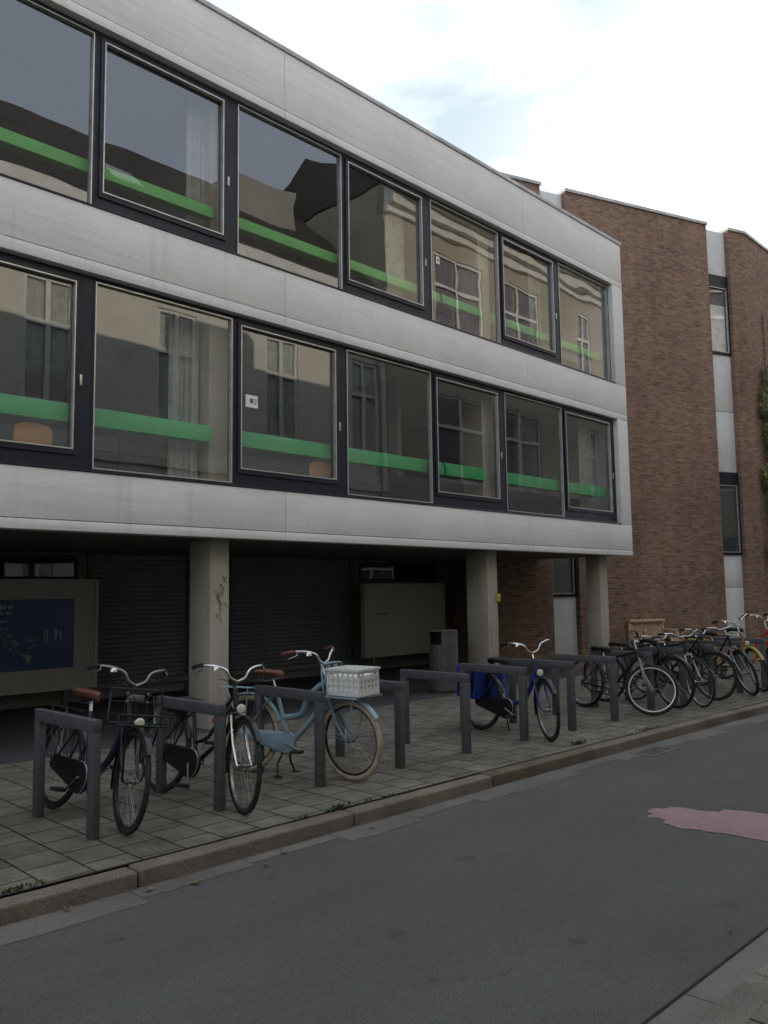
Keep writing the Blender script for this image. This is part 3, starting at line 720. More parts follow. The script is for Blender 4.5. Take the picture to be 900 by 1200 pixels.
# ------------------------------------------------------------------ bicycles
def bez(pts, k=6):
    p = [Vector(q) for q in pts]; o = []; n = len(p)
    for i in range(n-1):
        p0, p1, p2, p3 = p[max(i-1, 0)], p[i], p[i+1], p[min(i+2, n-1)]
        for q in range(k):
            t = q/k; o.append(.5*((2*p1)+(-p0+p2)*t+(2*p0-5*p1+4*p2-p3)*t*t+(-p0+3*p1-3*p2+p3)*t**3))
    return o+[p[-1]]
def bicycle(label, loc, heading, lean=0, steer=0, style='city', fr='black_paint', tyre='tyre_black', rimm='dull_steel', forkm=None, barm='chrome', saddle='rubber_black',
            bars='city', fend='black_paint', case=None, carrier='black_paint', frack=None, stand=None, lamp=True, guard=None, wheel_r=.345, wb=1.08, tw=.021, seat_h=.93, flat=1.0, lampm='chrome', crank=200, lock=None, group='bicycles parked at the stands', bar_h=0.0, bar_f=0.0, gripm='rubber_black', rimw=.012):
    """x forward, z up; the empty stands at the rear wheel's contact point; heading = direction of travel"""
    root = thing('bicycle', label, 'bicycle', loc, heading, group, 0)
    root.rotation_euler = (lean, 0, heading)
    Rr = wheel_r; rh = Vector((0, 0, Rr)); fh = Vector((wb, 0, Rr)); bbk = Vector((.45, 0, .285))
    ha = R(68); ax = Vector((-math.cos(ha), 0, math.sin(ha))); fw = Vector((math.sin(ha), 0, math.cos(ha)))
    A = fh-fw*.055
    crown = A+ax*(Rr+.065); hb = A+ax*(Rr+.10); ht = A+ax*(Rr+.27 if style != 'mtb' else Rr+.22); stem = A+ax*(.80+bar_h)+fw*bar_f
    S = Matrix.Translation(A) @ Matrix.Rotation(steer, 4, ax) @ Matrix.Translation(-A)
    sd = Vector((-.33, 0, .944)); st_top = bbk+sd*(.50 if style != 'mtb' else .44)
    forkm = forkm or fr
    # wheels
    def wheel(c, mat=None):
        def out(mb): return mb.xf(mat) if mat else mb
        mb = MB(); mb.ring(c, Rr-tw, [(math.cos(a)*tw, math.sin(a)*tw*.95) for a in [2*PI*k/8 for k in range(8)]], 48)
        w = empty('wheel'); w.parent = root
        out(mb).build('tyre', tyre, w)
        ri = Rr-2*tw
        out(MB().ring(c, ri, [(.006, -rimw), (.006, rimw), (-.008, rimw*.9), (-.013, 0), (-.008, -rimw*.9)], 48)).build('rim', rimm, w)
        mb = MB()
        for k in range(28):
            a = 2*PI*k/28; b = a+(R(48) if k % 4 < 2 else -R(48)); y = .027 if k % 2 else -.027
            mb.tube([c+Vector((math.cos(b)*.02, y, math.sin(b)*.02)), c+Vector((math.cos(a)*(ri-.008), 0, math.sin(a)*(ri-.008)))], .0014, 4, caps=False)
        out(mb).build('spokes', 'dull_steel', w)
        out(MB().lathe([(.006, -.055), (.014, -.05), (.014, -.034), (.024, -.03), (.024, -.024), (.015, -.02), (.015, .02), (.024, .024), (.024, .03), (.014, .034), (.014, .05), (.006, .055)], c, (0, 1, 0), 14)).build('hub', 'dull_steel', w)
    wheel(rh); wheel(fh, S)
    # frame
    mb = MB()
    mb.tube([hb, ht], .019, 10); mb.tube([bbk-sd*.0, st_top], .0155*flat, 10)
    mb.lathe([(.024, -.036), (.024, .036)], bbk, (0, 1, 0), 12)
    for y in (-1, 1):
        mb.tube([bbk+Vector((-.03, .028*y, 0)), Vector((.22, .05*y, .30)), rh+Vector((0, .062*y, 0))], .010, 7)
        mb.tube([st_top+Vector((.0, .018*y, -.03)), rh+Vector((0, .062*y, 0))], .008, 7)
    hm = hb+ax*.03
    if style == 'city':
        mb.tube(bez([hb+ax*.02, hb+Vector((-.11, 0, -.21)), bbk+Vector((.13, 0, .10)), bbk]), .018*flat, 9)
        mb.tube(bez([ht-ax*.03, ht+Vector((-.14, 0, -.25)), bbk+sd*.20+Vector((.16, 0, .02)), bbk+sd*.17]), .0145*flat, 9)
    elif style == 'double':
        mb.tube(bez([hb+ax*.01, hb+Vector((-.16, 0, -.20)), bbk+Vector((.10, 0, .08)), bbk]), .022*flat, 9)
        mb.tube(bez([ht-ax*.05, ht+Vector((-.16, 0, -.19)), bbk+sd*.22+Vector((.18, 0, .05)), bbk+sd*.23]), .020*flat, 9)
    elif style == 'low':
        mb.tube(bez([hb+ax*.03, hb+Vector((-.12, 0, -.23)), bbk+Vector((.18, 0, .10)), bbk+sd*.06]), .026*flat, 9)
    elif style == 'mtb':
        mb.tube([hb+ax*.02, bbk], .021, 9); mb.tube([ht-ax*.03, st_top-sd*.03], .017, 9)
    else:
        mb.tube([hb+ax*.02, bbk], .016, 9); mb.tube([ht-ax*.03, st_top-sd*.02], .014, 9)
    mb.build('frame', fr, root)
    # fork
    mb = MB(); mb.tube([hb, crown], .016, 8); mb.tube([crown+Vector((0, -.055, 0)), crown+Vector((0, .055, 0))], .016, 8)
    for y in (-1, 1):
        if style == 'mtb': mb.tube([crown+Vector((0, .055*y, .0)), A+ax*.20+Vector((0, .055*y, 0)), fh+Vector((0, .055*y, 0))], [.017, .021, .014], 8)
        else: mb.tube(bez([crown+Vector((0, .050*y, 0)), A+ax*.20+Vector((0, .055*y, 0)), fh-fw*.028+ax*.07+Vector((0, .055*y, 0)), fh+Vector((0, .055*y, 0))], 4), [.0125]*5+[.0115]*4+[.009]*4, 8)
    mb.xf(S).build('fork', forkm, root)
    # handlebar
    mb = MB(); mb.tube([ht, stem] if not bar_f else [ht, A+ax*(.80+bar_h)-ax*.03, stem], .013, 8)
    T = stem
    if bars == 'city':
        e = [(0, .0, .0), (.055, .07, .012), (.05, .15, .055), (-.02, .235, .085), (-.11, .275, .075), (-.19, .285, .05)]
        if bar_h: pass
    elif bars == 'raised': e = [(.02, 0, 0), (.03, .06, .03), (.02, .10, .09), (-.03, .19, .12), (-.12, .26, .12), (-.21, .29, .10)]
    elif bars == 'flat': e = [(.06, 0, .0), (.06, .1, .01), (.04, .22, .02), (.015, .33, .02)]
    else: e = [(.07, 0, 0), (.07, .10, .0), (.06, .17, .05), (.0, .26, .06), (-.07, .31, .05)]
    if bars in ('flat', 'riser'): mb.tube([T, T+Vector((.065, 0, .0))], .015, 8)
    gl = []
    for y in (-1, 1):
        g = MB(); lv = MB(); gl.append((g, lv))
        p = bez([T+Vector((a, b*y, c)) for a, b, c in e], 6); n = len(p); k = int(n*.72)
        mb.tube(p[:k+1], .011, 8); g.tube(p[k:], .0165, 8)
        lv.tube([p[k]+Vector((.02, 0, -.008)), p[k]+Vector((.03, .012*y, -.03)), p[min(k+6, n-1)]+Vector((.045, .0, -.045))], .0055, 6)
    hbm = mb.xf(S).build('handlebar', barm, root); 
    for g, lv in gl: g.xf(S).build('grip', gripm, hbm); lv.xf(S).build('brake_lever', 'dull_steel', hbm)
    if bars in ('city', 'raised'):
        MB().lathe([(.0, .032), (.016, .03), (.027, .018), (.030, .0), (.0, 0)][::-1], T+Vector((-.0, -.17, .085 if bars == 'raised' else .07)), (0, 0, 1), 14).xf(S).build('bell', 'chrome', hbm)
    for sgn in (-1, 1):
        p0 = T+Vector((.05, .16*sgn, .02)); MB().tube(bez([p0, p0+Vector((.11, -.05*sgn, -.02)), T+Vector((.13, .02*sgn, -.12)), ht+Vector((.04, .012*sgn, -.02)), hb+Vector((.035, .015*sgn, -.03))], 5), .0028, 5).xf(S).build('brake_cable', 'rubber_black', hbm)
    # saddle and post
    sp = bbk+sd*((seat_h-.285)/.944)
    mbp = MB().tube([st_top-sd*.02, sp-sd*.04], .0125, 8).build('seat_post', 'chrome', root)
    mb = MB(); rings = []
    prof = [(-.155, .06, .0), (-.14, .092, .02), (-.08, .10, .028), (-.01, .066, .022), (.06, .034, .02), (.11, .023, .016), (.13, .014, .0)]
    for x, w, z in prof:
        b = len(mb.v)
        for k in range(10):
            a = 2*PI*k/10; cz = math.sin(a); mb.v.append(sp+Vector((x-.01, math.cos(a)*w, z+cz*(.026 if cz > 0 else .04))))
        rings.append(b)
    for a, b in zip(rings, rings[1:]):
        for k in range(10): mb.face([a+k, a+(k+1) % 10, b+(k+1) % 10, b+k], True)
    mb.face([rings[0]+k for k in range(10)]); mb.face([rings[-1]+k for k in range(10)])
    sdl = mb.build('saddle', saddle, root)
    mb = MB()
    for y in (-.04, .04): mb.tube(bez([sp+Vector((-.14, y, -.01)), sp+Vector((-.10, y*.8, -.055)), sp+Vector((-.02, y*.6, -.055)), sp+Vector((.10, y*.3, -.02))], 4), .004, 5)
    mb.build('saddle_rails', 'dull_steel', sdl)
    # drivetrain on the right (y < 0)
    cr = MB(); a = R(crank)
    for sgn, y in ((1, -.075), (-1, .075)):
        p = bbk+Vector((math.cos(a)*.17*sgn, y, math.sin(a)*.17*sgn)); cr.tube([bbk+Vector((0, y*.6, 0)), bbk+Vector((0, y, 0)), p], .0095, 7)
    cr.lathe([(.018, -.06), (.018, -.04)], bbk, (0, 1, 0), 10)
    cro = cr.build('crank', 'dull_steel', root)
    for sgn, y in ((1, -.075), (-1, .075)):
        mb = MB(); p = bbk+Vector((math.cos(a)*.17*sgn, y*1.0, math.sin(a)*.17*sgn)); s = -1 if y < 0 else 1
        mb.rbox(p.x-.045, p.x+.045, min(p.y+s*.012, p.y+s*.10), max(p.y+s*.012, p.y+s*.10), p.z-.013, p.z+.013, .004); mb.build('pedal', 'rubber_black', cro)
    if case:
        mb = MB(); y0, y1 = -.066, -.036; prof = []
        R1, R2 = (.115, .058) if case == 'black_paint' else (.098, .043)
        for k in range(15): t = R(-100+200*k/14); prof.append((bbk.x+math.cos(t)*R1, bbk.z+math.sin(t)*R1))
        for k in range(9): t = R(95+170*k/8); prof.append((rh.x+math.cos(t)*R2, rh.z+math.sin(t)*R2))
        cxm = sum(x for x, z in prof)/len(prof); czm = sum(z for x, z in prof)/len(prof); n = len(prof); rows = []
        for yy, ins in ((y1, 0), (y0+.012, 0), (y0+.004, .006), (y0, .018)):
            b = len(mb.v)
            for i in range(n):
                a_, b_ = prof[i-1], prof[(i+1) % n]; tx, tz = b_[0]-a_[0], b_[1]-a_[1]; l_ = math.hypot(tx, tz); nx, nz_ = -tz/l_, tx/l_
                mb.v.append(Vector((prof[i][0]+nx*ins, yy, prof[i][1]+nz_*ins)))
            rows.append(b)
        for r0, r1 in zip(rows, rows[1:]):
            for i in range(n): j = (i+1) % n; mb.face([r0+i, r0+j, r1+j, r1+i], True)
        mb.face([rows[0]+i for i in range(n)]); mb.face([rows[-1]+i for i in range(n)])
        o = mb.build('chain_case', case, root)
        MB().tube([(x, y0-.001, z) for x, z in prof[:15]], .0035, 5).build('case_trim', 'silver_paint' if case == 'black_paint' else 'dull_steel', o)
    else:
        mb = MB(); mb.ring(bbk+Vector((0, -.05, 0)), .09, [(.0, -.003), (.006, 0), (0, .003), (-.018, .002), (-.018, -.002)], 32)
        for k in range(5): t = R(crank+72*k); mb.tube([bbk+Vector((0, -.05, 0)), bbk+Vector((math.cos(t)*.075, -.05, math.sin(t)*.075))], .008, 5)
        o = mb.build('chainring', 'dull_steel', root)
        MB().ring(rh+Vector((0, -.05, 0)), .04, [(.0, -.003), (.006, 0), (0, .003), (-.02, .002), (-.02, -.002)], 20).build('sprocket', 'dull_steel', root)
        MB().tube([bbk+Vector((.0, -.05, .093)), rh+Vector((0, -.05, .045))], .005, 5).tube([bbk+Vector((.0, -.05, -.093)), rh+Vector((.03, -.05, -.06))], .005, 5).build('chain', 'rubber_black', o)
    # mudguards
    if fend:
        mb = MB(); mb.arc_strip(rh, Rr+.024, 20, 205, .056, 28)
        for y in (-1, 1): mb.tube([rh+Vector((0, .062*y, 0)), rh+Vector((math.cos(R(165))*(Rr+.02), .026*y, math.sin(R(165))*(Rr+.02)))], .0028, 5)
        mg = mb.build('mudguard', fend, root)
        MB().rbox(-Rr-.045, -Rr-.028, -.028, .028, Rr+.07, Rr+.115, .005).build('rear_reflector', 'reflector_red', mg)
        mb = MB(); mb.arc_strip(fh, Rr+.024, 35, 195, .056, 26)
        for y in (-1, 1): mb.tube([fh+Vector((0, .06*y, 0)), fh+Vector((math.cos(R(170))*(Rr+.02), .026*y, math.sin(R(170))*(Rr+.02)))], .0028, 5)
        mb.xf(S).build('mudguard', fend, root)
    # rear carrier
    if carrier:
        mb = MB(); zc = 2*Rr+.065
        for y in (-.06, 0, .06): mb.tube([(-.27, y, zc), (st_top.x-.01, y*.6, zc-.0)], .0055, 6)
        mb.tube([(-.27, -.06, zc), (-.30, -.05, zc), (-.305, 0, zc), (-.30, .05, zc), (-.27, .06, zc)], .0055, 6)
        for x in (-.2, -.05, .1): mb.tube([(x, -.06, zc), (x, .06, zc)], .0045, 5)
        for y in (-1, 1):
            mb.tube([(-.22, .06*y, zc), (-.02, .068*y, Rr)], .0055, 6); mb.tube([(.02, .06*y, zc), (.0, .068*y, Rr)], .005, 6)
        mb.build('rear_carrier', carrier, root)
    if guard:
        mb = MB(); n = 22
        for y in (-.05, .05):
            k0 = len(mb.v); mb.v.append(rh+Vector((.02, y, .02)))
            for i in range(n+1):
                t = R(35+115*i/n); mb.v.append(rh+Vector((math.cos(t)*(Rr+.03), y, math.sin(t)*(Rr+.03))))
            for i in range(n): mb.face([k0, k0+1+i, k0+2+i])
        mb.build('skirt_guard', guard, root)
    # front carrier
    if frack:
        kind, fm = frack; mb = MB(); zc = 2*Rr+.04; cx = fh.x+.02
        hw, hl = (.19, .12) if kind == 'loop' else (.17, .20)
        P = [(cx-hl, -hw, zc), (cx+hl, -hw, zc), (cx+hl, hw, zc), (cx-hl, hw, zc)]
        mb.tube(P+[P[0]], .008, 7)
        for i in range(1, 5): y = -hw+2*hw*i/5; mb.tube([(cx-hl, y, zc), (cx+hl, y, zc)], .0055, 6)
        for y in (-1, 1):
            mb.tube([(cx+hl*.5, hw*.6*y, zc), (fh.x, .066*y, Rr)], .008, 7); mb.tube([(cx-hl, hw*.5*y, zc), (fh.x-.12, .05*y, zc-.02)], .007, 6)
        if kind == 'loop':
            up = .235; xb = cx-hl
            mb.tube(bez([(xb, -hw, zc), (xb-.01, -hw, zc+up*.5), (xb-.02, -hw*.97, zc+up*.93), (xb-.02, -hw*.85, zc+up), (xb-.02, hw*.85, zc+up), (xb-.02, hw*.97, zc+up*.93), (xb-.01, hw, zc+up*.5), (xb, hw, zc)], 4), .008, 7)
            mb.tube([(xb-.015, -hw, zc+up*.62), (xb-.015, hw, zc+up*.62)], .006, 6)
            for y in (-.08, 0, .08): mb.tube([(xb, y, zc), (xb-.015, y, zc+up*.62)], .0055, 6)
            for y in (-1, 1): mb.tube([(xb, hw*y, zc+.07), (cx+hl, hw*y, zc+.07), (cx+hl, hw*y, zc)], .006, 6)
            mb.tube([(cx+hl, -hw, zc+.07), (cx+hl, hw, zc+.07)], .006, 6)
        else:
            mb.tube(bez([(cx-hl, -hw*.8, zc), (cx-hl-.02, -hw*.8, zc+.22), (cx-hl-.02, -hw*.6, zc+.27), (cx-hl-.02, hw*.6, zc+.27), (cx-hl-.02, hw*.8, zc+.22), (cx-hl, hw*.8, zc)], 4), .009, 7)
            for y in (-.05, .05): mb.box(cx-hl-.03, cx-hl-.015, y-.03, y+.03, zc+.02, zc+.26)
        mb.xf(S).build('front_carrier', fm, root)
        if kind == 'loop':
            m2 = MB(); m2.rbox(cx-hl-.006, cx-hl+.004, -.05, .05, zc+.155, zc+.20, .003); 
            for y in (-.075, .075):
                for z in (zc+.15, zc+.205): m2.lathe([(.0, .006), (.010, .004), (.012, 0)][::-1], (cx-hl+.0, y, z), (1, 0, 0), 10)
            m2.xf(S).build('carrier_plate', 'dull_steel', root)
    if lamp:
        lx = crown+Vector((.075 if not frack else .20, 0, .05 if not frack else .035)); mb = MB()
        mb.lathe([(.012, -.06), (.028, -.045), (.038, -.01), (.04, .012), (.036, .014)], lx, (1, 0, -.08), 16)
        mb.tube([lx-Vector((.05, 0, 0)), crown], .006, 5)
        lo = mb.xf(S).build('headlamp', lampm, root)
        MB().lathe([(.037, .013), (.03, .022), (.0, .026)], lx, (1, 0, -.08), 16).xf(S).build('lens', 'lamp_lens', lo)
    if stand == 'single':
        MB().tube([bbk+Vector((-.10, .04, .0)), bbk+Vector((-.14, .12, -.14)), Vector((.27, .21, .012))], .008, 6).tube([Vector((.25, .21, .008)), Vector((.30, .215, .008))], .009, 6).build('kickstand', 'rubber_black', root)
    elif stand == 'double':
        mb = MB()
        for y in (-1, 1): mb.tube([bbk+Vector((-.02, .03*y, -.03)), Vector((.40, .11*y, .11)), Vector((.43, .15*y, .01))], .010, 6); mb.tube([Vector((.40, .15*y, .009)), Vector((.48, .16*y, .009))], .011, 6)
        mb.build('kickstand', 'rubber_black', root)
    if lock:
        mb = MB(); mb.ring(Vector((-.02, -.09, 2*Rr-.10)), .085, [(math.cos(t)*.010, math.sin(t)*.010) for t in [2*PI*k/6 for k in range(6)]], 26); mb.build('cable_lock', lock, root)
    return root, S, dict(fh=fh, Rr=Rr, rh=rh, bbk=bbk, st_top=st_top)

def head(rear, front): return math.atan2(front[1]-rear[1], front[0]-rear[0])
def park(label, rear, front, **kw):
    return bicycle(label, (rear[0], rear[1], 0), head(rear, front), wb=kw.pop('wb', 1.08), **kw)

park('dark navy bicycle with brown leather saddle and tall tubular front carrier, behind the first stand', (2.83, 6.44), (2.86, 5.38), lean=R(-13), steer=R(-13), bar_f=.12, style='low', fr='navy_paint', case='black_paint', saddle='leather_brown', frack=('loop', 'black_paint'), stand='single', lampm='chrome', rimm='black_paint', barm='dull_steel', crank=218, fend='black_paint', bars='raised', bar_h=-.13, seat_h=.87)
park('old black roadster with chrome handlebar and chrome front fork, before the first column', (3.66, 6.26), (3.70, 5.17), lean=R(-11), steer=R(-20), bar_f=.05, style='city', fr='black_paint', case='black_paint', forkm='chrome', rimm='chrome', bars='raised', lamp=True, lampm='black_paint', crank=285, lock='sky_blue_paint', saddle='rubber_black', bar_h=-.14, seat_h=.74)
bk, S3, g3 = park('pale blue transport bicycle with tan tyres and white crate on its front carrier', (4.62, 6.36), (4.98, 5.35), lean=R(-4), steer=R(-14), style='double', fr='sky_blue_paint', tyre='tyre_tan', case='sky_blue_paint', carrier='sky_blue_paint', fend='sky_blue_paint', frack=('flat', 'sky_blue_paint'), stand='double', saddle='leather_brown', bars='raised', guard='clear_plastic', tw=.026, flat=1.25, lampm='chrome', crank=340, bar_h=-.08, rimm='black_paint', gripm='leather_brown', seat_h=.88)
bk4, S4, g4 = park('blue bicycle with chrome handlebar and double blue panniers, parked on its own', (7.80, 6.14), (7.66, 5.13), lean=R(-8), steer=R(-30), style='low', fr='blue_paint', case='black_paint', forkm='blue_paint', rimm='dull_steel', bars='raised', saddle='rubber_black', stand='single', crank=335, fend='black_paint', bar_h=-.13, seat_h=.80, wheel_r=.328, wb=1.04)
park('black mountain bicycle with flat silver handlebar and front wheel turned broadside', (10.20, 6.20), (10.02, 5.15), lean=R(-9), steer=R(40), style='mtb', fr='black_paint', forkm='dull_steel', rimm='silver_paint', bars='flat', fend=None, carrier=None, lamp=False, wheel_r=.335, tw=.024, saddle='rubber_black', barm='chrome', seat_h=.80, bar_h=-.13)
park('dark bicycle with rear mudguard parked close behind the broadside wheel', (10.86, 6.25), (10.84, 5.22), lean=R(-4), steer=R(-18), lamp=False, style='diamond', fr='black_paint', rimm='dull_steel', bars='riser', saddle='rubber_black', seat_h=.82, crank=40, bar_h=-.16)
park('bicycle with slim silver fork and thin white-rimmed wheel, right of the mountain bicycle', (11.32, 6.02), (11.14, 4.97), lean=R(-5), steer=R(-26), lamp=False, style='diamond', fr='black_paint', forkm='silver_paint', rimm='silver_paint', bars='riser', saddle='rubber_black', fend=None, carrier=None, wheel_r=.34, tw=.015, seat_h=.85, bar_h=-.12, barm='chrome')
park('black city bicycle with dark front wheel in the middle of the crowded group', (12.02, 6.16), (11.93, 5.09), lean=R(-4), steer=R(-4), lamp=False, style='city', fr='black_paint', rimm='dull_steel', bars='riser', saddle='rubber_black', case='black_paint', crank=30, seat_h=.84, bar_h=-.13)
park('black bicycle with chrome handlebar and tilted wheel, left of the yellow bicycle', (12.92, 5.98), (12.74, 4.94), lean=R(3), steer=R(-36), lamp=False, style='city', fr='black_paint', rimm='dull_steel', bars='riser', saddle='rubber_black', forkm='dull_steel', crank=200, bar_h=-.06, seat_h=.84)
bk9, S9, g9 = park('yellow bicycle with chrome handlebar near the right edge of the row', (13.56, 6.02), (13.34, 5.02), lean=R(2), steer=R(-34), style='low', fr='yellow_paint', forkm='yellow_paint', fend='yellow_paint', rimm='dull_steel', bars='raised', saddle='rubber_black', carrier='yellow_paint', crank=30, bar_h=-.06, seat_h=.86)
park('bicycle with orange red frame cut off by the right edge of the picture', (14.86, 6.15), (14.72, 5.10), lean=R(-3), steer=R(-10), style='double', fr='red_paint', forkm='red_paint', rimm='dull_steel', bars='raised', saddle='rubber_black', bar_h=-.05, seat_h=.86)
park('bicycle at the left edge of which only the handlebar end shows', (1.92, 6.45), (1.84, 5.42), lean=R(-2), steer=R(4), style='city', fr='black_paint', rimm='dull_steel', bars='raised', saddle='rubber_black', bar_h=-.10, seat_h=.85)

# white crate on the pale blue bike's front carrier
def basket(mb, x0, x1, y0, y1, z0, z1, t=.012, slots=6, rows=3):
    mb.box(x0, x1, y0, y1, z0, z0+.014)
    for ya, yb in ((y0, y0+t), (y1-t, y1)):
        mb.box(x0, x1, ya, yb, z0+.0145, z0+.045); mb.box(x0, x1, ya, yb, z1-.035, z1)
        for i in range(slots+1):
            x = x0+(x1-x0-.016)*i/slots; mb.box(x, x+.016, ya, yb, z0+.0455, z1-.0355)
        for i in range(1, rows): z = z0+.045+(z1-z0-.08)*i/rows; mb.box(x0+.001, x1-.001, ya+.002, yb-.002, z-.006, z+.006)
    for xa, xb in ((x0, x0+t), (x1-t, x1)):
        mb.box(xa, xb, y0+t+.001, y1-t-.001, z0+.0145, z0+.045); mb.box(xa, xb, y0+t+.001, y1-t-.001, z1-.035, z1)
        n = slots-1
        for i in range(n+1):
            y = y0+t+.001+(y1-y0-2*t-.018)*i/n
            if i in (n//2, n//2+1): mb.box(xa, xb, y, y+.016, z0+.0455, z1-.075)
            else: mb.box(xa, xb, y, y+.016, z0+.0455, z1-.0355)
        for i in range(1, rows): z = z0+.045+(z1-z0-.08)*i/rows; mb.box(xa+.002, xb-.002, y0+t+.002, y1-t-.002, z-.006, z+.006)
    mb.box(x0-.012, x1+.012, y0-.012, y0-.0005, z1-.014, z1+.004); mb.box(x0-.012, x1+.012, y1+.0005, y1+.012, z1-.014, z1+.004)
    mb.box(x0-.012, x0-.0005, y0, y1, z1-.014, z1+.004); mb.box(x1+.0005, x1+.012, y0, y1, z1-.014, z1+.004)
    return mb
Rr = g3['Rr']; cx = g3['fh'].x+.03
cr = thing('crate', 'white slatted plastic crate standing on the front carrier of the pale blue bicycle', 'crate')
bpy.context.view_layer.update()
cr.matrix_world = bk.matrix_world @ S3 @ Matrix.Translation((cx, 0, 2*Rr+.052))
basket(MB(), -.17, .19, -.14, .14, 0, .225).build('crate_body', 'crate_plastic', cr)
MB().box(-.156, .176, -.127, .127, .016, .17).build('crate_lining', 'paper_white', cr)

# blue double panniers hung on the blue bike
pn = thing('panniers', 'pair of blue fabric panniers hanging over the rear carrier of the blue bicycle', 'bag')
pn.matrix_world = bk4.matrix_world @ Matrix.Translation((-.08, 0, 2*g4['Rr']+.075))
for sgn in (-1, 1):
    mb = MB(); bm = bmesh.new(); bmesh.ops.create_cube(bm, size=1)
    bmesh.ops.subdivide_edges(bm, edges=bm.edges[:], cuts=6, use_grid_fill=True)
    for v in bm.verts:
        x, y, z = v.co; fl = 1-.28*(.5-z)
        q = Vector((x*.40*fl, sgn*.135+y*.12*(1+.25*(.25-z*z)*2), -.19+z*.36+ .02*noise.noise(v.co*3)))
        q.y += noise.noise(Vector((x*4, sgn*3, z*4)))*.02; v.co = q
    mb.add_bm(bm, None, True); p = mb.build('bag', 'pannier_blue', pn)
    for xs_ in (-.13, .09): MB().rbox(xs_, xs_+.04, sgn*.135+sgn*.075-.004, sgn*.135+sgn*.075+.004, -.30, -.03, .002).build('strap', 'black_paint', p)
MB().rbox(-.17, .17, -.12, .12, -.004, .014, .004).build('saddle_flap', 'pannier_blue', pn)
# yellow bag on the yellow bike
yb = thing('panniers', 'mustard yellow panniers hanging on the rear carrier of the yellow bicycle', 'bag')
yb.matrix_world = bk9.matrix_world @ Matrix.Translation((-.06, 0, 2*g9['Rr']+.075))
for sgn in (-1, 1):
    mb = MB(); bm = bmesh.new(); bmesh.ops.create_cube(bm, size=1); bmesh.ops.subdivide_edges(bm, edges=bm.edges[:], cuts=5, use_grid_fill=True)
    for v in bm.verts:
        x, y, z = v.co; v.co = Vector((x*.34*(1-.2*(.5-z)), sgn*.135+y*.11*(1.2-z*z), -.16+z*.30)); v.co.y += noise.noise(Vector((x*5, sgn*3, z*5)))*.02
    mb.add_bm(bm, None, True); p = mb.build('bag', 'pannier_yellow', yb)
MB().rbox(-.14, .14, -.12, .12, -.004, .012, .004).build('saddle_flap', 'pannier_yellow', yb)

# ------------------------------------------------------------------ street furniture and small things
lb = thing('litter_bin', 'grey ribbed round litter bin with side opening in front of the undercroft', 'bin', (10.28, 8.80, 0), R(165))
mb = MB(); n = 22
for k in range(n):
    a0, a1 = 2*PI*k/n, 2*PI*(k+.95)/n; am = (a0+a1)/2
    p = [(math.cos(a0)*.235, math.sin(a0)*.235), (math.cos(a1)*.235, math.sin(a1)*.235), (math.cos(a1)*.218, math.sin(a1)*.218), (math.cos(a0)*.218, math.sin(a0)*.218)]
    op = abs(math.atan2(math.sin(am-.2), math.cos(am-.2))) < .62
    mb.prism([(x, y, .05) for x, y in p], (0, 0, .72 if op else .93))
mb.build('slats', 'bin_grey', lb)
MB().lathe([(.0, .03), (.215, .03), (.215, .74), (.20, .74), (.20, .3), (.0, .3)], (0, 0, 0), (0, 0, 1), 28).build('liner', 'bin_grey', lb)
MB().lathe([(.0, .0), (.20, .0), (.205, .05), (.0, .05)], (0, 0, 0), (0, 0, 1), 24).build('base', 'rack_steel', lb)
mb = MB().lathe([(.0, .975), (.242, .975), (.242, .985), (.20, 1.0), (.0, 1.005)], (0, 0, 0), (0, 0, 1), 28); mb.build('lid', 'bin_grey', lb)

# bench against the brick wall
bn = thing('bench', 'slatted wooden bench standing against the brick wall behind the bicycles', 'bench', (18.165, 9.69, 0), BA)
x0, x1 = -.14, .94
def bb_box(*a): return MB().rbox(*a, .004)
mb = MB()
for k in range(17): x = x0+.05+(x1-x0-.1)*k/16; mb.rbox(x-.019, x+.019, -.10-.02, -.10, .47, .84, .004)
mb.xf(Matrix.Translation((0, -.1, .45)) @ Matrix.Rotation(R(-8), 4, 'X') @ Matrix.Translation((0, .1, -.45))).build('backrest', 'bench_wood', bn)
mb = MB(); mb.rbox(x0, x1, -.155, -.03, .83, .89, .008); mb.rbox(x0, x1, -.13, -.09, .44, .485, .004); mb.build('back_rail', 'bench_wood', bn)
mb = MB()
for k in range(6): mb.rbox(x0, x1, -.56+k*.072, -.50+k*.072, .415, .437, .004)
mb.build('seat', 'bench_wood', bn)
for x in (x0+.03, x1-.03):
    MB().rbox(x-.03, x+.03, -.58, -.52, 0, .62, .004).build('leg', 'bench_wood', bn)
    MB().rbox(x-.03, x+.03, -.10, -.04, 0, .82, .004).build('leg', 'bench_wood', bn)
    MB().rbox(x-.035, x+.035, -.61, -.105, .621, .655, .006).build('armrest', 'bench_wood', bn)
MB().rbox(x0+.061, x1-.061, -.565, -.535, .36, .41, .003).build('seat_apron', 'bench_wood', bn)

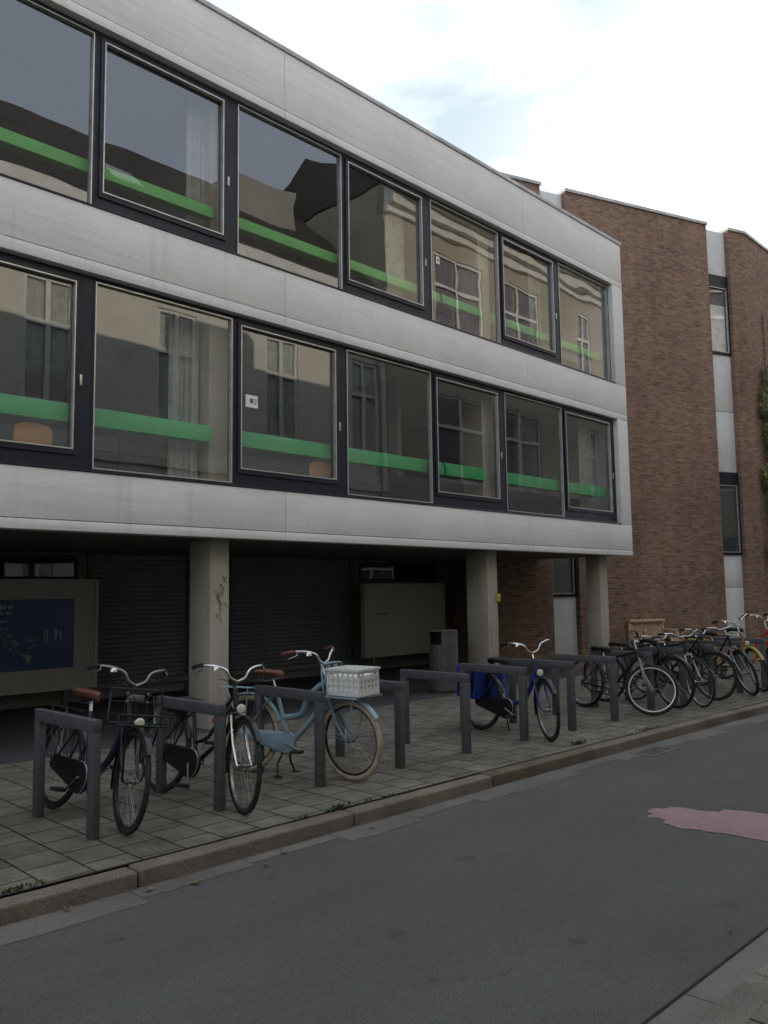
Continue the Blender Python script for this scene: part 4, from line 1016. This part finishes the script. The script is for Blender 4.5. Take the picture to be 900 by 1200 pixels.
# display board at left with blue poster
db = thing('display_board', 'large beige display board on short legs with a dark blue poster', 'board', (4.30, 12.05, 0))
mb = MB(); mb.rbox(-1.4, 1.62, -.06, .12, .28, 1.86, .008); mb.build('board', 'board_face', db)
frame(MB(), -1.42, 1.64, .26, 1.88, -.085, -.061, .05, .05, .05, .05).build('frame', 'board_face', db)
for x in (-1.1, 1.2): MB().rbox(x-.04, x+.04, -.01, .07, 0, .279, .004).build('leg', 'rack_steel', db)
mb = MB(); mb.box(-1.1, 1.27, -.066, -.0605, .58, 1.59); y = -.0675; mb.cur = 1
def bar(x0, x1, z0, z1): mb.quad((x0, y, z0), (x1, y, z0), (x1, y, z1), (x0, y, z1))
rr = random.Random(2)
for z, xe, hgt in ((1.46, .38, .055), (1.38, .34, .04), (1.27, .30, .035), (1.17, .34, .03)):
    x = -.95
    while x < xe:
        w = rr.uniform(.02, .06)
        bar(x, min(x+w, xe), z, z+hgt*rr.uniform(.7, 1)); x += w+rr.choice([.008, .008, .03])
for x in (.82, .86, .98, 1.0, 1.06): bar(x, x+.014, 1.0+rr.uniform(-.03, .03), 1.14)
mb.cur = 2
for cx, cz, n, s in ((.22, 1.08, 12, .12), (.38, .98, 8, .09), (.62, .97, 6, .07), (.52, .78, 14, .12), (.56, .72, 8, .08), (-.5, .9, 14, .15)):
    for i in range(n):
        px, pz = cx+rr.gauss(0, s*.55), cz+rr.gauss(0, s*.4); w = rr.uniform(.015, .05); h = rr.uniform(.012, .04)
        mb.poly([(px, y-.0003*(i+1), pz), (px+w, y-.0003*(i+1), pz+rr.uniform(-.01, .01)), (px+w, y-.0003*(i+1), pz+h), (px+rr.uniform(-.01, .01), y-.0003*(i+1), pz+h)])
mb.build('poster', ['poster_blue', 'poster_ink', 'poster_white'], db, flip=False)
# blank board
d2 = thing('display_board', 'blank pale board on legs in the undercroft behind the litter bin', 'board', (12.75, 12.0, 0))
MB().rbox(-1.18, 1.30, -.05, .08, .31, 1.80, .01).build('board', 'board_face', d2)
for x in (-.9, 1.0): MB().rbox(x-.04, x+.04, -.02, .06, 0, .309, .004).build('leg', 'rack_steel', d2)
mb = MB(); rr = random.Random(4); x = -.85
while x < -.52: w = rr.uniform(.02, .05); mb.quad((x, -.0515, 1.17), (x+w, -.0515, 1.17), (x+w, -.0515, 1.20), (x, -.0515, 1.20)); x += w+.012
mb.build('small_print', 'paper_ink', d2)

# graffiti and yellow box on the columns
mb = MB(); rr = random.Random(9); k = 0
for i in range(16):
    cx, cz = 5.85+rr.gauss(0, .045), 1.62+rr.gauss(0, .10); pts = [(cx, 8.596-.0004*i, cz)]
    for j in range(5): pts.append((pts[-1][0]+rr.uniform(-.035, .04), 8.596-.0004*i, pts[-1][2]+rr.uniform(-.06, .05)))
    mb.tube(pts, .0045, 4)
tag(mb.build('graffiti_tag', 'graffiti_orange'), 'faint orange graffiti scribble on the left concrete column', 'graffiti')
yx = thing('wall_sign', 'small yellow box sign on the edge of the middle concrete column', 'sign', (11.49, 8.585, 1.50))
MB().rbox(-.035, .045, -.025, .012, -.065, .065, .008).build('casing', 'sticker_yellow', yx)
MB().box(-.022, .032, -.029, -.0255, -.03, .03).build('face_plate', 'poster_white', yx)

# paper notices in the panes
def notice(label, x, z, w, h, y):
    n = thing('paper_notice', label, 'notice', (x, y, z))
    MB().box(0, w, 0, .002, 0, h).build('sheet', 'paper_white', n)
    mb = MB(); mb.box(w*.35, w*.62, -.002, -.0005, h*.35, h*.72)
    for k in range(3): mb.box(w*.70, w*.90, -.002, -.0005, h*(.3+.17*k), h*(.37+.17*k))
    mb.build('print', 'paper_ink', n)
notice('white paper notice with dark print in the lower window band', 6.09, 3.985, .19, .16, FY+.128)
notice('small white paper square in the upper window band', 9.85, 6.93, .09, .12, FY+.128)

# orange chair backs seen through the lower panes
def chair(label, x, y, z):
    c = thing('chair', label, 'chair', (x, y, z), 0, 'orange wooden chairs inside the lower windows')
    mb = MB(); mb.prism(bez([(-.19, .0, .34), (-.20, .0, .60), (-.12, .0, .665), (0, .0, .68), (.12, .0, .665), (.20, .0, .60), (.19, .0, .34)], 4), (0, .016, 0)); mb.build('backrest', 'chair_orange', c)
    MB().rbox(-.2, .2, .02, .42, .26, .28, .005).build('seat', 'chair_orange', c)
    for dx in (-.18, .18):
        MB().tube([(dx, .02, 0), (dx, .0, .36)], .012, 6).build('leg', 'dull_steel', c); MB().tube([(dx, .40, 0), (dx, .38, .259)], .012, 6).build('leg', 'dull_steel', c)
chair('orange wooden chair back inside the leftmost lower window', 3.50, 8.58, 2.764)
chair('small orange chair back low in the lower window with the paper notice', 7.48, 8.58, 2.655+.11)

# weeds along the kerb, fallen leaves
def weed(label, x, y, n, s, spread):
    w = thing('weed', label, 'plant', (x, y, .0), 0, 'small weeds growing along the kerb'); mb = MB(); rr = random.Random(int(x*100))
    for i in range(n):
        a = rr.uniform(0, 2*PI); px = rr.gauss(0, spread); el = rr.uniform(.2, 1.3)
        leaf(mb, Vector((px, rr.gauss(0, .012), .002)), Vector((math.cos(a)*math.cos(el), math.sin(a)*math.cos(el), math.sin(el))), Vector((0, 0, 1)) if el < .9 else Vector((1, .2, 0)), rr.uniform(.22, .55)*s)
    mb.build('leaves', 'weed_leaf', w)
weed('low green weed in the kerb joint below the first bicycle stand', 1.96, 4.82, 70, .06, .07)
weed('tuft of grass at the kerb in front of the pale blue bicycle', 4.27, 4.74, 90, .085, .05)
weed('thin trail of moss weeds right of the grass tuft at the kerb', 4.72, 4.73, 50, .045, .14)
weed('pale dry weed on the pavement edge left of the drain', 7.72, 4.78, 60, .09, .06)
weed('thin low weeds at the kerb above the drain grate', 9.0, 4.66, 50, .06, .12)
weed('single small weed left of the grass tuft at the kerb', 3.95, 4.73, 30, .05, .03)
lf = [('pale dead leaf lying in the gutter beside the kerb joint', 2.58, 4.50, .045), ('curled dead leaf on the asphalt just right of the kerb joint', 2.83, 4.40, .05), ('yellow dead leaf against the kerb in the left gutter', 2.12, 4.56, .04), ('dead leaf in the gutter below the pale blue bicycle', 3.55, 4.47, .045), ('small pale leaf on the asphalt below the old black roadster', 3.30, 4.33, .035), ('tiny pale leaf in the gutter below the fourth stand', 4.35, 4.44, .035), ('pale leaf on the asphalt by the near gutter', 4.25, 1.80, .03)]
for lab, x, y, s in lf:
    mb = MB(); rr = random.Random(int(x*50)); n = 9; c = Vector((0, 0, .012))
    k = len(mb.v); mb.v.append(c)
    for i in range(n): a = 2*PI*i/n; q = s*(.62 if i % 2 else .40); mb.v.append(Vector((math.cos(a)*q*1.3, math.sin(a)*q*.8, .004+rr.random()*.018)))
    for i in range(n): mb.face([k, k+1+i, k+1+(i+1) % n], True)
    o = mb.build('fallen_leaf', 'dead_leaf'); o.location = (x, y, RZ+.006); o.rotation_euler = (0, 0, rr.uniform(0, 6))
    tag(o, lab, 'leaf', 'dead leaves in the gutter')

# ------------------------------------------------------------------ sky, sun, camera
SUN_EL, SUN_AZ = R(8.0), R(98)          # azimuth measured from +X towards +Y
wd = bpy.data.worlds.new('World'); bpy.context.scene.world = wd; wd.use_nodes = True
nt = wd.node_tree; nt.nodes.clear()
wo = nt.nodes.new('ShaderNodeOutputWorld'); bg = nt.nodes.new('ShaderNodeBackground'); bg.inputs['Strength'].default_value = .15
sky = nt.nodes.new('ShaderNodeTexSky'); sky.sky_type = 'NISHITA'; sky.sun_disc = False; sky.sun_elevation = SUN_EL; sky.sun_rotation = R(90)-SUN_AZ
sky.air_density = 1.0; sky.dust_density = 1.5
tc = nt.nodes.new('ShaderNodeTexCoord'); mp = nt.nodes.new('ShaderNodeMapping'); mp.inputs['Scale'].default_value = (1.0, 1.0, 2.2); L(nt, tc.outputs['Generated'], mp.inputs['Vector'])
nz = nt.nodes.new('ShaderNodeTexNoise'); nz.inputs['Scale'].default_value = 4.6; nz.inputs['Detail'].default_value = 7; nz.inputs['Roughness'].default_value = .58; nz.inputs['Distortion'].default_value = .4
L(nt, mp.outputs[0], nz.inputs['Vector'])
sx = nt.nodes.new('ShaderNodeSeparateXYZ'); L(nt, tc.outputs['Generated'], sx.inputs[0])
def mrange(sock, a, b):
    q = nt.nodes.new('ShaderNodeMapRange'); q.inputs['From Min'].default_value = a; q.inputs['From Max'].default_value = b; q.interpolation_type = 'SMOOTHSTEP'; L(nt, sock, q.inputs['Value']); return q.outputs[0]
front = mrange(sx.outputs['Y'], -.15, .25)
tint = mix(nt, front, (7.1, 7.7, 9.0), (5.35, 6.35, 6.9))
base = mix(nt, .88, sky.outputs['Color'], tint)
cl = ramp(nt, nz.outputs['Fac'], [(.37, (0, 0, 0)), (.72, (1, 1, 1))])
mx = nt.nodes.new('ShaderNodeMath'); mx.operation = 'MAXIMUM'; L(nt, cl, mx.inputs[0]); L(nt, mrange(sx.outputs['X'], .66, .84), mx.inputs[1])
fc = nt.nodes.new('ShaderNodeMath'); fc.operation = 'MULTIPLY'; L(nt, mx.outputs[0], fc.inputs[0]); L(nt, front, fc.inputs[1])
col = mix(nt, fc.outputs[0], base, (9.6, 9.8, 9.8))
L(nt, col, bg.inputs['Color']); L(nt, bg.outputs[0], wo.inputs['Surface'])
sl = bpy.data.lights.new('sun', 'SUN'); sl.energy = 4.5; sl.angle = R(.5); sl.color = (1, .86, .68)
so = bpy.data.objects.new('sun', sl); C.objects.link(so)
sv = Vector((math.cos(SUN_AZ)*math.cos(SUN_EL), math.sin(SUN_AZ)*math.cos(SUN_EL), math.sin(SUN_EL)))
so.rotation_euler = sv.to_track_quat('Z', 'Y').to_euler(); so.location = (0, 30, 30)

cam = bpy.data.cameras.new('camera'); co = bpy.data.objects.new('camera', cam); C.objects.link(co)
cam.sensor_fit = 'HORIZONTAL'; cam.sensor_width = 36; cam.lens = 36*965/900; cam.clip_start = .05; cam.clip_end = 1500
Rm = ((.702, .059, .710), (-.712, .078, .698), (-.014, -.995, .097))    # rows: world axes in (right, down, forward)
xr = Vector([r[0] for r in Rm]); dn = Vector([r[1] for r in Rm]); fwv = Vector([r[2] for r in Rm]).normalized()
xr = (xr-fwv*xr.dot(fwv)).normalized(); upv = xr.cross(fwv)*1.0
if upv.z < 0: upv = -upv
m4 = Matrix.Identity(4)
for i in range(3): m4[i][0] = xr[i]; m4[i][1] = upv[i]; m4[i][2] = -fwv[i]
m4.translation = (0, 0, 1.62); co.matrix_world = m4
sc = bpy.context.scene; sc.camera = co
sc.view_settings.view_transform = 'Standard'; sc.view_settings.look = 'None'; sc.view_settings.exposure = 0; sc.view_settings.gamma = 1
try:
    sc.cycles.max_bounces = 10; sc.cycles.transparent_max_bounces = 24; sc.cycles.glossy_bounces = 5; sc.cycles.caustics_reflective = False; sc.cycles.caustics_refractive = False
    sc.cycles.use_denoising = True
except Exception: pass
